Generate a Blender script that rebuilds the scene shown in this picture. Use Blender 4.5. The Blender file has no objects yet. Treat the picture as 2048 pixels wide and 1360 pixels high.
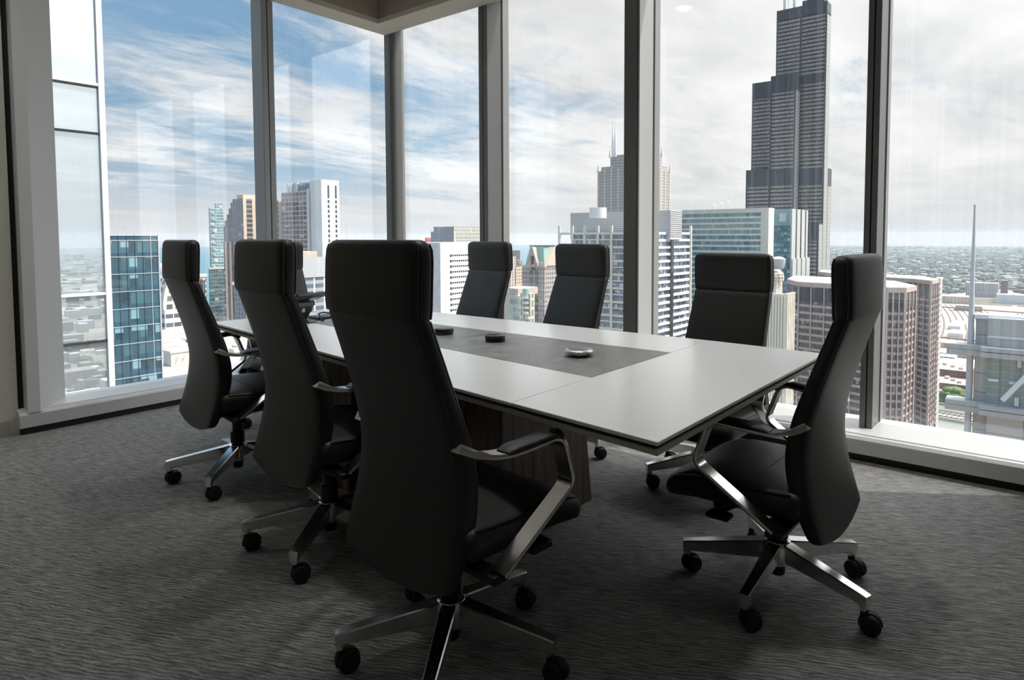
import bpy, math, random
from math import sin, cos, tan, atan2, pi, radians, sqrt
from mathutils import Vector, Matrix

random.seed(11)
SC = bpy.context.scene
COL = SC.collection

# ---------------------------------------------------------------- camera
FPX, CX, CY = 1290.65, 1085.0, 540.695           # focal length and principal point of the photo (2048 x 1360)
YAW, PITCH, ROLL, EYE = 0.909244753, -0.052100403, 0.001998488, 1.2
_f = Vector((sin(YAW)*cos(PITCH), cos(YAW)*cos(PITCH), sin(PITCH)))
_r = Vector((cos(YAW), -sin(YAW), 0))
_d = _f.cross(_r)
C_R = cos(ROLL)*_r + sin(ROLL)*_d
C_D = -sin(ROLL)*_r + cos(ROLL)*_d
cam_data = bpy.data.cameras.new('camera')
cam_data.sensor_width = 36.0
cam_data.lens = FPX/2048*36.0
cam_data.shift_x = (1024-CX)/2048
cam_data.shift_y = (CY-680)/2048
cam_data.clip_start, cam_data.clip_end = 0.05, 60000
cam = bpy.data.objects.new('camera', cam_data)
cam.matrix_world = Matrix((( C_R.x, -C_D.x, -_f.x, 0), (C_R.y, -C_D.y, -_f.y, 0), (C_R.z, -C_D.z, -_f.z, EYE), (0, 0, 0, 1)))
COL.objects.link(cam)
SC.camera = cam

# ---------------------------------------------------------------- sky, sun, exposure
SC.view_settings.view_transform = 'Standard'
SC.view_settings.look = 'None'
SC.view_settings.gamma = 1
SC.view_settings.use_curve_mapping = False
SC.view_settings.exposure = 0.30
cy = SC.cycles
cy.use_denoising = True
cy.max_bounces, cy.diffuse_bounces, cy.glossy_bounces, cy.transparent_max_bounces, cy.transmission_bounces = 10, 5, 5, 24, 4
cy.sample_clamp_indirect = 8
cy.caustics_reflective = False
cy.caustics_refractive = False


class NT:
    """small wrapper to write node trees"""
    def __init__(s, tree):
        s.t = tree; s.n = tree.nodes; s.l = tree.links
        s.n.clear()

    def add(s, typ, ins=None, **kw):
        n = s.n.new(typ)
        for k, v in kw.items():
            setattr(n, k, v)
        for k, v in (ins or {}).items():
            s.set(n, k, v)
        return n

    def set(s, n, k, v):
        sock = n.inputs[k]
        if isinstance(v, bpy.types.Node):
            v = v.outputs[0]
        if isinstance(v, bpy.types.NodeSocket):
            s.l.new(v, sock)
        else:
            if isinstance(v, (tuple, list)) and sock.type == 'RGBA' and len(v) == 3:
                v = (*v, 1)
            sock.default_value = v

    def m(s, op, a, b=0.0, c=None, clamp=False):
        n = s.add('ShaderNodeMath', operation=op, use_clamp=clamp)
        s.set(n, 0, a); s.set(n, 1, b)
        if c is not None:
            s.set(n, 2, c)
        return n.outputs[0]

    def mix(s, f, a, b, blend='MIX'):
        n = s.add('ShaderNodeMix', data_type='RGBA', blend_type=blend)
        s.set(n, 0, f); s.set(n, 6, a); s.set(n, 7, b)
        return n.outputs[2]

    def ramp(s, f, stops):
        n = s.add('ShaderNodeValToRGB')
        e = n.color_ramp.elements
        while len(e) < len(stops):
            e.new(0.5)
        for i, (p, c) in enumerate(stops):
            e[i].position = p
            e[i].color = (*c, 1) if len(c) == 3 else c
        s.set(n, 0, f)
        return n.outputs[0]

    def noise(s, vec, scale, detail=4, rough=0.5, dist=0.0):
        n = s.add('ShaderNodeTexNoise', {'Scale': scale, 'Detail': detail, 'Roughness': rough, 'Distortion': dist})
        if vec is not None:
            s.set(n, 'Vector', vec)
        return n.outputs[0]

    def mapping(s, vec, scale=(1, 1, 1), rot=(0, 0, 0), loc=(0, 0, 0)):
        n = s.add('ShaderNodeMapping')
        s.set(n, 0, vec); n.inputs['Scale'].default_value = scale
        n.inputs['Rotation'].default_value = rot; n.inputs['Location'].default_value = loc
        return n.outputs[0]

    def smooth(s, v, a, b):
        n = s.add('ShaderNodeMapRange', interpolation_type='SMOOTHSTEP')
        s.set(n, 0, v); s.set(n, 1, a); s.set(n, 2, b); s.set(n, 3, 0.0); s.set(n, 4, 1.0)
        return n.outputs[0]


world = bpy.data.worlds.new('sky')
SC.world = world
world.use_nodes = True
w = NT(world.node_tree)
tc = w.add('ShaderNodeTexCoord')
d3 = w.add('ShaderNodeVectorMath', {0: tc.outputs['Generated']}, operation='NORMALIZE').outputs[0]
sx = w.add('ShaderNodeSeparateXYZ', {0: d3})
X, Y, Z = sx.outputs
zc = w.m('MAXIMUM', Z, 0.0)
den = w.m('ADD', zc, 0.10)
cp = w.add('ShaderNodeCombineXYZ', {0: w.m('DIVIDE', X, den), 1: w.m('DIVIDE', Y, den), 2: 0.3}).outputs[0]
cpm = w.mapping(cp, scale=(0.55, 1.0, 1), rot=(0, 0, radians(35)))
n1 = w.noise(cpm, 0.9, 9, 0.62, 0.5)
n2 = w.noise(cpm, 3.1, 8, 0.66, 0.8)
nn = w.m('ADD', w.m('MULTIPLY', n1, 0.68), w.m('MULTIPLY', n2, 0.32))
az = w.m('ARCTAN2', X, Y)                                         # bearing from +y towards +x
cover = w.smooth(az, 0.35, 1.15)                                  # the west half is overcast, the east half broken
el = w.m('ARCSINE', Z)
lowband = w.m('SUBTRACT', 1.0, w.smooth(el, 0.02, 0.17))
bias = w.m('ADD', w.m('MULTIPLY', cover, 0.20), w.m('MULTIPLY', lowband, 0.03))
cm = w.smooth(w.m('ADD', nn, bias), 0.47, 0.66)
blue = w.ramp(w.m('MULTIPLY', zc, 2.2), [(0.0, (0.68, 0.70, 0.74)), (0.10, (0.52, 0.63, 0.73)), (0.28, (0.29, 0.49, 0.68)), (0.9, (0.19, 0.38, 0.64))])
shade = w.noise(cpm, 1.7, 6, 0.6, 0.3)
cloud = w.ramp(shade, [(0.30, (0.76, 0.77, 0.79)), (0.50, (0.95, 0.95, 0.955)), (0.66, (1.08, 1.08, 1.07))])
skyc = w.mix(cm, blue, cloud)
haze = w.mix(w.smooth(el, -0.01, 0.10), (0.76, 0.77, 0.785), skyc)
boost = w.m('ADD', 1.0, w.m('MULTIPLY', w.smooth(el, 0.42, 0.95), 1.6))   # unseen upper sky brightened to light the room
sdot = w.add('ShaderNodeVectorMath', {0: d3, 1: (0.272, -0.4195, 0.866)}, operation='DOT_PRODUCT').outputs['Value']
glow = w.m('MULTIPLY', w.m('POWER', w.m('MAXIMUM', sdot, 0.0), 5.0), w.m('MULTIPLY', w.smooth(el, 0.03, 0.22), 4.8))   # added glow round the sun, brightens the room from the right
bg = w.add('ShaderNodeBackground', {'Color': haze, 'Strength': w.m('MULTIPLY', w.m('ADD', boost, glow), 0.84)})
out = w.add('ShaderNodeOutputWorld', {'Surface': bg})
world.cycles.sampling_method = 'MANUAL'
world.cycles.sample_map_resolution = 1024

sun_data = bpy.data.lights.new('sun', 'SUN')
sun_data.energy = 4.8
sun_data.angle = radians(0.6)
sun_data.color = (1.0, 0.94, 0.86)
sun = bpy.data.objects.new('sun', sun_data)
SUN_EL = radians(60)
_to = Vector((0.544*cos(SUN_EL), -0.839*cos(SUN_EL), sin(SUN_EL)))
sun.rotation_euler = _to.to_track_quat('Z', 'Y').to_euler()
COL.objects.link(sun)

# ---------------------------------------------------------------- mesh helpers


class MB:
    """collects shapes, then links them as one mesh object"""
    def __init__(s):
        s.v = []; s.f = []

    def raw(s, vs, fs):
        o = len(s.v)
        s.v += [tuple(p) for p in vs]
        s.f += [tuple(i+o for i in f) for f in fs]
        return s

    def box(s, a, b):
        (x0, y0, z0), (x1, y1, z1) = a, b
        x0, x1 = min(x0, x1), max(x0, x1); y0, y1 = min(y0, y1), max(y0, y1); z0, z1 = min(z0, z1), max(z0, z1)
        return s.raw([(x0, y0, z0), (x1, y0, z0), (x1, y1, z0), (x0, y1, z0), (x0, y0, z1), (x1, y0, z1), (x1, y1, z1), (x0, y1, z1)],
                     [(0, 3, 2, 1), (4, 5, 6, 7), (0, 1, 5, 4), (1, 2, 6, 5), (2, 3, 7, 6), (3, 0, 4, 7)])

    def prism(s, poly, z0, z1, top=None):
        """poly counter-clockwise; top: other polygon for a taper"""
        n = len(poly); top = top or poly
        vs = [(p[0], p[1], z0) for p in poly]+[(p[0], p[1], z1) for p in top]
        fs = [tuple(range(n))[::-1], tuple(range(n, 2*n))]+[(i, (i+1) % n, n+(i+1) % n, n+i) for i in range(n)]
        return s.raw(vs, fs)

    def loft(s, rings, cap=True):
        n = len(rings[0]); vs = [p for r in rings for p in r]; fs = []
        for k in range(len(rings)-1):
            for i in range(n):
                j = (i+1) % n
                fs.append((k*n+i, k*n+j, (k+1)*n+j, (k+1)*n+i))
        if cap:
            fs.append(tuple(range(n))[::-1]); fs.append(tuple(range((len(rings)-1)*n, len(rings)*n)))
        return s.raw(vs, fs)

    def lathe(s, prof, c=(0, 0, 0), n=24, axis='z'):
        rings = []
        for r, h in prof:
            ring = []
            for i in range(n):
                a = 2*pi*i/n
                p = (r*cos(a), r*sin(a), h)
                if axis == 'x': p = (p[2], p[0], p[1])
                if axis == 'y': p = (p[1], p[2], p[0])
                ring.append((p[0]+c[0], p[1]+c[1], p[2]+c[2]))
            rings.append(ring)
        return s.loft(rings, cap=not (prof[0][0] == 0 and prof[-1][0] == 0))

    def tube(s, pts, r, n=8, cap=True):
        pts = [Vector(p) for p in pts]; rings = []
        up = Vector((0, 0, 1)); prev = None
        for i, p in enumerate(pts):
            t = (pts[min(i+1, len(pts)-1)]-pts[max(i-1, 0)]).normalized()
            if prev is None:
                a = t.cross(up if abs(t.z) < 0.9 else Vector((1, 0, 0))).normalized()
            else:
                a = (prev-t*prev.dot(t)).normalized()
            prev = a; b = t.cross(a)
            rr = r[i] if isinstance(r, (list, tuple)) else r
            rings.append([p+(a*cos(2*pi*k/n)+b*sin(2*pi*k/n))*rr for k in range(n)])
        return s.loft(rings, cap)

    def bar(s, a, b, wx, wz, up=(0, 0, 1)):
        a, b = Vector(a), Vector(b); t = (b-a).normalized(); u = Vector(up)
        sd = t.cross(u).normalized(); u = sd.cross(t)
        q = [sd*wx/2+u*wz/2, -sd*wx/2+u*wz/2, -sd*wx/2-u*wz/2, sd*wx/2-u*wz/2]
        return s.loft([[a+k for k in q], [b+k for k in q]])

    def move(s, m):
        s.v = [tuple(m @ Vector(p)) for p in s.v]
        return s

    def build(s, name, mat, parent=None, smooth=True, loc=None, bevel=0, angle=35, seg=2):
        me = bpy.data.meshes.new(name)
        me.from_pydata(s.v, [], s.f)
        me.materials.append(mat)
        import bmesh
        bm = bmesh.new(); bm.from_mesh(me)
        bmesh.ops.remove_doubles(bm, verts=bm.verts, dist=1e-6)
        bmesh.ops.recalc_face_normals(bm, faces=bm.faces)
        bm.to_mesh(me); bm.free()
        if smooth:
            me.shade_smooth()
            me.set_sharp_from_angle(angle=radians(angle))
        me.update()
        o = bpy.data.objects.new(name, me)
        COL.objects.link(o)
        if loc: o.location = loc
        if parent: o.parent = parent
        if bevel:
            b = o.modifiers.new('bevel', 'BEVEL'); b.width = bevel; b.segments = seg; b.limit_method = 'ANGLE'; b.angle_limit = radians(40)
            b.harden_normals = False
        return o


def tag(o, label=None, cat=None, group=None, kind=None):
    if label: o['label'] = label
    if cat: o['category'] = cat
    if group: o['group'] = group
    if kind: o['kind'] = kind
    return o


def thing(name, label, cat, loc=(0, 0, 0), rz=0, group=None):
    o = bpy.data.objects.new(name, None)
    COL.objects.link(o)
    o.location = loc; o.rotation_euler = (0, 0, rz); o.empty_display_size = 0.2
    return tag(o, label, cat, group)


def struct(name, mb, mat, label=None, bevel=0, smooth=True, cat=None, parent=None):
    o = mb.build(name, mat, parent, smooth=smooth, bevel=bevel)
    return tag(o, label, cat, kind='structure')


def copy_tree(o, parent=None):
    c = o.copy(); COL.objects.link(c)
    if parent: c.parent = parent
    for ch in list(o.children):
        copy_tree(ch, c)
    return c

# ---------------------------------------------------------------- materials


def mat(name):
    m = bpy.data.materials.new(name); m.use_nodes = True
    return m, NT(m.node_tree)


def plain(name, col, rough=0.5, metal=0.0, spec=0.5, var=0.0, vscale=6.0, bump=0.0, bscale=200.0, coat=0.0):
    m, t = mat(name)
    p = t.add('ShaderNodeBsdfPrincipled', {'Base Color': col, 'Roughness': rough, 'Metallic': metal, 'Specular IOR Level': spec, 'Coat Weight': coat})
    co = t.add('ShaderNodeTexCoord').outputs['Object']
    if var:
        n = t.noise(co, vscale, 5, 0.6)
        dark = tuple(c*(1-var) for c in col); lite = tuple(min(1, c*(1+var)) for c in col)
        t.set(p, 'Base Color', t.ramp(n, [(0.3, dark), (0.7, lite)]))
    if bump:
        b = t.add('ShaderNodeBump', {'Strength': bump, 'Distance': 0.002, 'Height': t.noise(co, bscale, 3, 0.5)})
        t.set(p, 'Normal', b)
    t.add('ShaderNodeOutputMaterial', {'Surface': p})
    return m


LEATHER = plain('black_leather', (0.0165, 0.0165, 0.0165), 0.42, spec=0.45, var=0.12, vscale=4, bump=0.25, bscale=320)
PIPING = plain('leather_piping', (0.012, 0.012, 0.012), 0.38, spec=0.5)
SEAM = plain('pale_stitching', (0.07, 0.068, 0.065), 0.6)
CHROME = plain('polished_aluminium', (0.80, 0.79, 0.77), 0.17, metal=1.0)
BLACKP = plain('black_plastic', (0.012, 0.012, 0.013), 0.4, spec=0.4)
BLACKR = plain('black_rubber', (0.016, 0.016, 0.017), 0.6, spec=0.3)
TOPGLASS = plain('back_painted_white_glass', (0.84, 0.86, 0.86), 0.26, spec=0.5, var=0.015, vscale=1.5)
REVEAL = plain('dark_reveal', (0.02, 0.02, 0.02), 0.5)
TANEDGE = plain('champagne_edge', (0.46, 0.44, 0.36), 0.4, spec=0.4)
FRAME = plain('grey_window_frame', (0.185, 0.192, 0.188), 0.42, spec=0.45, var=0.02)
JAMB = plain('light_grey_jamb', (0.74, 0.755, 0.76), 0.42, spec=0.45)
FRAMEL = plain('mid_grey_window_frame', (0.36, 0.38, 0.385), 0.42, spec=0.45)
GASKET = plain('black_gasket', (0.012, 0.012, 0.012), 0.6)
SILLM = plain('white_sill_metal', (0.62, 0.63, 0.63), 0.38, spec=0.5)
SOFFIT = plain('cream_soffit_paint', (0.63, 0.595, 0.53), 0.7, var=0.01)
CEILM = plain('white_ceiling', (0.78, 0.77, 0.74), 0.8)
WALLPAINT = plain('warm_grey_paint', (0.52, 0.50, 0.45), 0.8)
BASEM = plain('greige_baseboard', (0.42, 0.40, 0.345), 0.6)


def fabric(name, c1, c2, sc):
    m, t = mat(name)
    co = t.add('ShaderNodeTexCoord').outputs['Object']
    a = t.noise(t.mapping(co, scale=(sc, sc, sc*0.12)), 1, 3, 0.6)
    b = t.noise(t.mapping(co, scale=(sc*0.12, sc*0.12, sc)), 1, 3, 0.6)
    f = t.m('MULTIPLY', t.m('ADD', a, b), 0.5)
    p = t.add('ShaderNodeBsdfPrincipled', {'Base Color': t.ramp(f, [(0.35, c1), (0.65, c2)]), 'Roughness': 0.85, 'Specular IOR Level': 0.2})
    t.set(p, 'Normal', t.add('ShaderNodeBump', {'Strength': 0.3, 'Distance': 0.001, 'Height': f}))
    t.add('ShaderNodeOutputMaterial', {'Surface': p})
    return m


WALLFAB = fabric('woven_wall_fabric', (0.64, 0.63, 0.55), (0.78, 0.77, 0.68), 300)
BROWNFAB = fabric('brown_woven_panel', (0.36, 0.31, 0.262), (0.48, 0.415, 0.355), 300)


def carpet_mat():
    m, t = mat('ribbed_carpet')
    co = t.add('ShaderNodeTexCoord').outputs['Object']
    mp = t.mapping(co, rot=(0, 0, radians(-115)))
    warp = t.add('ShaderNodeVectorMath', {0: mp, 1: t.add('ShaderNodeCombineXYZ', {1: t.m('MULTIPLY', t.noise(mp, 9, 3, 0.6), 0.03)}).outputs[0]}, operation='ADD').outputs[0]
    sp = t.add('ShaderNodeSeparateXYZ', {0: warp}).outputs
    wav = t.m('MULTIPLY_ADD', t.m('SINE', t.m('MULTIPLY_ADD', t.noise(t.mapping(mp, scale=(7, 30, 1)), 1, 3, 0.6), 9.0, t.m('MULTIPLY', sp[1], 470.0))), 0.16, 0.5)
    dash = t.noise(t.mapping(warp, scale=(13, 120, 1)), 1, 4, 0.75)
    rib = t.m('ADD', t.m('MULTIPLY', dash, 0.7), t.m('MULTIPLY', wav, 0.3))
    fine = t.noise(co, 420, 2, 0.7)
    patch = t.noise(co, 2.2, 3, 0.5)
    h = t.m('ADD', t.m('MULTIPLY', rib, 0.7), t.m('MULTIPLY', fine, 0.3))
    col = t.ramp(h, [(0.40, (0.04, 0.04, 0.0395)), (0.49, (0.215, 0.216, 0.212)), (0.60, (0.50, 0.50, 0.492))])
    col = t.mix(t.m('MULTIPLY', patch, 0.22), col, (0.185, 0.184, 0.178))
    p = t.add('ShaderNodeBsdfPrincipled', {'Base Color': col, 'Roughness': 0.95, 'Specular IOR Level': 0.1, 'Sheen Weight': 0.12, 'Sheen Roughness': 0.5})
    t.set(p, 'Normal', t.add('ShaderNodeBump', {'Strength': 1.0, 'Distance': 0.008, 'Height': h}))
    t.add('ShaderNodeOutputMaterial', {'Surface': p})
    return m


CARPET = carpet_mat()


def wood_mat():
    m, t = mat('dark_zebrano_veneer')
    co = t.add('ShaderNodeTexCoord').outputs['Object']
    a = t.noise(t.mapping(co, scale=(38, 38, 0.7)), 1, 5, 0.65, 0.3)
    b = t.noise(t.mapping(co, scale=(160, 160, 1.6)), 1, 3, 0.6)
    f = t.m('ADD', t.m('MULTIPLY', a, 0.75), t.m('MULTIPLY', b, 0.25))
    col = t.ramp(f, [(0.36, (0.045, 0.032, 0.025)), (0.5, (0.16, 0.125, 0.10)), (0.58, (0.21, 0.14, 0.09)), (0.7, (0.30, 0.19, 0.115))])
    p = t.add('ShaderNodeBsdfPrincipled', {'Base Color': col, 'Roughness': 0.32, 'Specular IOR Level': 0.5})
    t.add('ShaderNodeOutputMaterial', {'Surface': p})
    return m


WOOD = wood_mat()


def slate_mat():
    m, t = mat('grey_slate')
    co = t.add('ShaderNodeTexCoord').outputs['Object']
    a = t.noise(t.mapping(co, scale=(1, 1.4, 1)), 7, 8, 0.68, 0.8)
    b = t.noise(co, 60, 4, 0.7)
    f = t.m('ADD', t.m('MULTIPLY', a, 0.75), t.m('MULTIPLY', b, 0.25))
    col = t.ramp(f, [(0.34, (0.11, 0.118, 0.114)), (0.5, (0.20, 0.208, 0.20)), (0.68, (0.33, 0.335, 0.315))])
    p = t.add('ShaderNodeBsdfPrincipled', {'Base Color': col, 'Roughness': t.m('MULTIPLY_ADD', a, 0.35, 0.22), 'Specular IOR Level': 0.5})
    t.set(p, 'Normal', t.add('ShaderNodeBump', {'Strength': 0.2, 'Distance': 0.002, 'Height': f}))
    t.add('ShaderNodeOutputMaterial', {'Surface': p})
    return m


SLATE = slate_mat()


def pane_mat(name, streak, axis):
    """clear window glass with a film of vertical dust streaks"""
    m, t = mat(name)
    co = t.add('ShaderNodeTexCoord').outputs['Object']
    sc = (0.02, 26, 0.22) if axis == 'x' else (26, 0.02, 0.22)
    sc2 = (0.02, 90, 0.5) if axis == 'x' else (90, 0.02, 0.5)
    a = t.noise(t.mapping(co, scale=sc), 1, 4, 0.6)
    b = t.noise(t.mapping(co, scale=sc2), 1, 3, 0.6)
    c = t.noise(co, 0.55, 2, 0.5)
    film = t.m('MULTIPLY', t.smooth(t.m('ADD', t.m('MULTIPLY', a, 0.55), t.m('MULTIPLY', b, 0.45)), 0.42, 0.66), t.smooth(c, 0.36, 0.60))
    film = t.m('MULTIPLY_ADD', film, streak, 0.004)
    tr = t.add('ShaderNodeBsdfTransparent', {'Color': (0.985, 0.988, 0.984)})
    gl = t.add('ShaderNodeBsdfGlossy', {'Color': (0.93, 0.95, 1.0), 'Roughness': 0.0})
    bk = t.add('ShaderNodeNewGeometry').outputs['Backfacing']
    fr = t.add('ShaderNodeFresnel', {'IOR': t.m('MULTIPLY_ADD', bk, 1/1.5-1.5, 1.5)})   # the same 1.5 seen from either side
    s1 = t.add('ShaderNodeMixShader', {0: t.m('MULTIPLY', fr, 1.7, clamp=True), 1: tr, 2: gl})   # low-emissivity coating reflects more than bare glass
    dt = t.add('ShaderNodeBsdfTranslucent', {'Color': (0.9, 0.92, 0.95)})
    s2 = t.add('ShaderNodeMixShader', {0: film, 1: s1, 2: dt})
    t.add('ShaderNodeOutputMaterial', {'Surface': s2})
    return m


PANE_R = pane_mat('window_glass_west', 0.03, 'x')
PANE_L = pane_mat('window_glass_north', 0.04, 'y')

# ================================================================= THE ROOM
ZS, ZB = 0.142, 0.04           # top and bottom of the sill panel
RX, RG = 3.70, 4.05            # right window wall: panel face, glass
LY, LG = 4.865, 5.02           # left window wall: panel face, glass
ZT = 3.155                     # glass head

struct('floor', MB().box((-3.2, -4.7, -0.15), (4.2, 5.2, 0)), CARPET, 'dark grey ribbed carpet floor of the meeting room', cat='floor')
struct('ceiling', MB().box((-3.2, -4.7, 3.62), (3.64, 4.66, 3.75)), CEILM, cat='ceiling', label='white ceiling above the perimeter soffit')
struct('wall_left', MB().box((-3.2, 4.93, 0), (1.105, 5.2, 3.75)), WALLFAB, 'greige woven wall beside the left window', cat='wall')
struct('wall_near', MB().box((-3.2, -4.7, 0), (-3.05, 4.93, 3.75)), WALLPAINT, 'painted wall behind the chairs of the near side', cat='wall')
struct('wall_right', MB().box((3.675, -4.55, 0), (3.715, -0.03, 3.75)), WALLPAINT, 'painted wall where the right windows end, outside the picture', cat='wall')
struct('wall_rear', MB().box((-3.05, -4.7, 0), (4.2, -4.55, 3.75)), WALLPAINT, 'painted wall behind the camera', cat='wall')
struct('baseboard_left', MB().box((-3.05, 4.912, 0), (1.06, 4.93, 0.093)), BASEM, 'low greige baseboard under the woven wall', cat='baseboard')

# perimeter soffit with its woven inner face
so = MB()
so.prism([(-3.05, 4.63), (3.63, 4.63), (3.63, -4.55), (3.67, -4.55), (3.67, -0.025), (3.72, -0.025), (3.72, -1.3), (3.87, -1.3), (3.87, 4.85), (-3.05, 4.85)], 3.05, 3.09)
struct('trim_1', so, SOFFIT, 'cream soffit strip running round the window head', cat='soffit')
# panels of the inner face, with open joints between
ys = [-4.54, -2.6, -0.9, 0.55, 2.0, 3.33, 4.63]
xs = [-3.04, -1.7, -0.35, 1.0, 2.02, 3.0, 3.63]
k = 2
for a, b in zip(ys[:-1], ys[1:]):
    struct('trim_%d' % k, MB().box((3.63, a+0.004, 3.09), (3.66, b-0.004, 3.62)), BROWNFAB, cat='panel'); k += 1
for a, b in zip(xs[:-1], xs[1:]):
    struct('trim_%d' % k, MB().box((a+0.004, 4.63, 3.09), (b-0.004, 4.66, 3.62)), BROWNFAB, cat='panel'); k += 1
# window heads above the glass, hidden pocket
struct('trim_%d' % k, MB().box((3.98, -1.4, ZT), (4.065, 4.98, 3.75)), FRAME, 'dark window head over the right glass', cat='window head'); k += 1
struct('trim_%d' % k, MB().box((1.0, 4.96, 3.135), (3.98, 5.05, 3.75)), FRAME, 'window head over the left glass', cat='window head'); k += 1
struct('trim_%d' % k, MB().box((3.72, -1.4, 3.60), (4.0, 4.96, 3.62)), CEILM, cat='soffit'); k += 1
struct('trim_%d' % k, MB().box((-3.05, 4.66, 3.60), (3.66, 4.96, 3.62)), CEILM, cat='soffit'); k += 1

# sills: panel front, groove, sloping top, dark toe recess
def sill(pts, name, label, m):
    return struct(name, pts, m, label, cat='sill', bevel=0.004)
r = MB()
prof = [(RX+0.03, 0.0), (RX+0.03, ZB), (RX, ZB), (RX, 0.118), (RX+0.012, 0.133), (RX+0.030, 0.137), (RX+0.034, 0.132), (RX+0.044, 0.132), (RX+0.048, 0.141), (RG-0.004, 0.135), (RG+0.1, 0.135), (RG+0.1, 0)]
r.loft([[(x, -1.4 if x > 3.72 else -0.03, z) for x, z in prof], [(x, 5.08, z) for x, z in prof]])
sill(r, 'trim_%d' % k, 'white metal sill along the right windows', SILLM); k += 1
r = MB()
prof = [(LY+0.03, 0.0), (LY+0.03, ZB), (LY, ZB), (LY, 0.118), (LY+0.012, 0.133), (LY+0.022, 0.137), (LY+0.026, 0.132), (LY+0.034, 0.132), (LY+0.038, 0.142), (LG-0.004, 0.162), (LG+0.1, 0.162), (LG+0.1, 0)]
r.loft([[(1.095, y, z) for y, z in prof], [(RX+0.02, y, z) for y, z in prof]])
sill(r, 'trim_%d' % k, 'white metal sill along the left windows', SILLM); k += 1
struct('trim_%d' % k, MB().box((RX+0.02, -0.02, 0.0), (RX+0.03, 4.89, ZB-0.002)), GASKET, 'dark toe recess under the right sill', cat='toe recess'); k += 1
struct('trim_%d' % k, MB().box((1.1, LY+0.012, 0.0), (RX, LY+0.03, ZB-0.002)), GASKET, 'dark toe recess under the left sill', cat='toe recess'); k += 1

# mullions of the right wall (y0, y1, x front); two halves with a black joint, and the outer fin
def mullion_r(y0, y1, xf, label):
    global k
    ym = (y0+y1)/2; g = 0.0035
    o = struct('trim_%d' % k, MB().box((xf, y0, 0.13), (RG-0.002, ym-g, 3.2)), FRAME, label, cat='mullion', bevel=0.003)
    k += 1
    struct('mullion_half', MB().box((xf, ym+g, 0.13), (RG-0.002, y1, 3.2)), FRAME, parent=o, bevel=0.003)
    struct('joint', MB().box((xf+0.012, ym-g, 0.13), (RG-0.002, ym+g, 3.2)), GASKET, parent=o)
    struct('outer_fin', MB().box((RG+0.016, y0-0.006, -4), (RG+0.09, y0+0.028, 6)), FRAME, parent=o)
mullion_r(3.582, 3.676, 3.88, 'grey mullion right of the corner post, lit on one side')
o = struct('trim_%d' % k, MB().box((3.86, 2.196, 0.13), (RG-0.002, 2.298, 3.2)), FRAME, 'wide grey mullion in the middle of the right windows', cat='mullion', bevel=0.003); k += 1
struct('mullion_half', MB().box((3.862, 2.178, 0.13), (RG-0.002, 2.189, 3.2)), SILLM, parent=o)
struct('joint', MB().box((3.872, 2.189, 0.13), (RG-0.002, 2.196, 3.2)), GASKET, parent=o)
struct('outer_fin', MB().box((RG+0.016, 2.172, -4), (RG+0.09, 2.206, 6)), FRAME, parent=o)
mullion_r(0.722, 0.788, 3.877, 'grey mullion behind the chair at the table end')
# left wall mullion
o = struct('trim_%d' % k, MB().box((2.69, 4.862, 0.13), (2.7355, LG-0.002, 3.2)), FRAMEL, 'grey mullion between the two left windows', cat='mullion', bevel=0.003); k += 1
struct('mullion_half', MB().box((2.7425, 4.862, 0.13), (2.788, LG-0.002, 3.2)), FRAMEL, parent=o, bevel=0.003)
struct('joint', MB().box((2.7355, 4.874, 0.13), (2.7425, LG-0.002, 3.2)), GASKET, parent=o)
# corner post with a rounded face
c = MB()
poly = [(3.95, 4.955), (3.95, 4.905)]
for i in range(7):
    a = pi+pi/2*i/6
    poly.append((4.005+0.055*cos(a), 4.895+0.055*sin(a)))
poly += [(4.085, 4.84), (4.085, 4.99), (3.985, 4.99)]
poly = poly[1:]+poly[:1]
c.prism(poly, 0.13, 3.2)
struct('trim_%d' % k, c, FRAME, 'dark rounded corner post where the window walls meet', cat='corner post'); k += 1
# splayed jamb at the left end of the left window
struct('trim_%d' % k, MB().prism([(1.137, 4.862), (1.20, 4.862), (1.37, 5.012), (1.37, 5.2), (1.137, 5.2)], 0.13, 3.75), JAMB, 'grey splayed jamb beside the woven wall', cat='jamb'); k += 1
struct('trim_%d' % k, MB().box((1.106, 4.95, 0.0), (1.137, 5.2, 3.75)), GASKET, 'black shadow gap between jamb and woven wall', cat='shadow gap'); k += 1

# window panes
edges = [-1.4, 0.755, 2.24, 3.63, 4.99]
n = 1
names = ['tall window right of the chair at the table end', 'tall window in front of the black stepped skyscraper', 'tall window left of the wide middle mullion', 'narrow tall window right of the corner post']
for i in range(4):
    struct('window_%d' % n, MB().box((RG, edges[i]+0.0, 0.12), (RG+0.012, edges[i+1]-0.0, 3.2)), PANE_R, names[i], smooth=False, cat='window'); n += 1
struct('window_%d' % n, MB().box((1.3, LG, 0.14), (2.74, LG+0.012, 3.2)), PANE_L, 'tall window beside the woven wall', smooth=False, cat='window'); n += 1
struct('window_%d' % n, MB().box((2.742, LG, 0.14), (4.0, LG+0.012, 3.2)), PANE_L, 'tall window left of the corner post', smooth=False, cat='window'); n += 1

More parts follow.
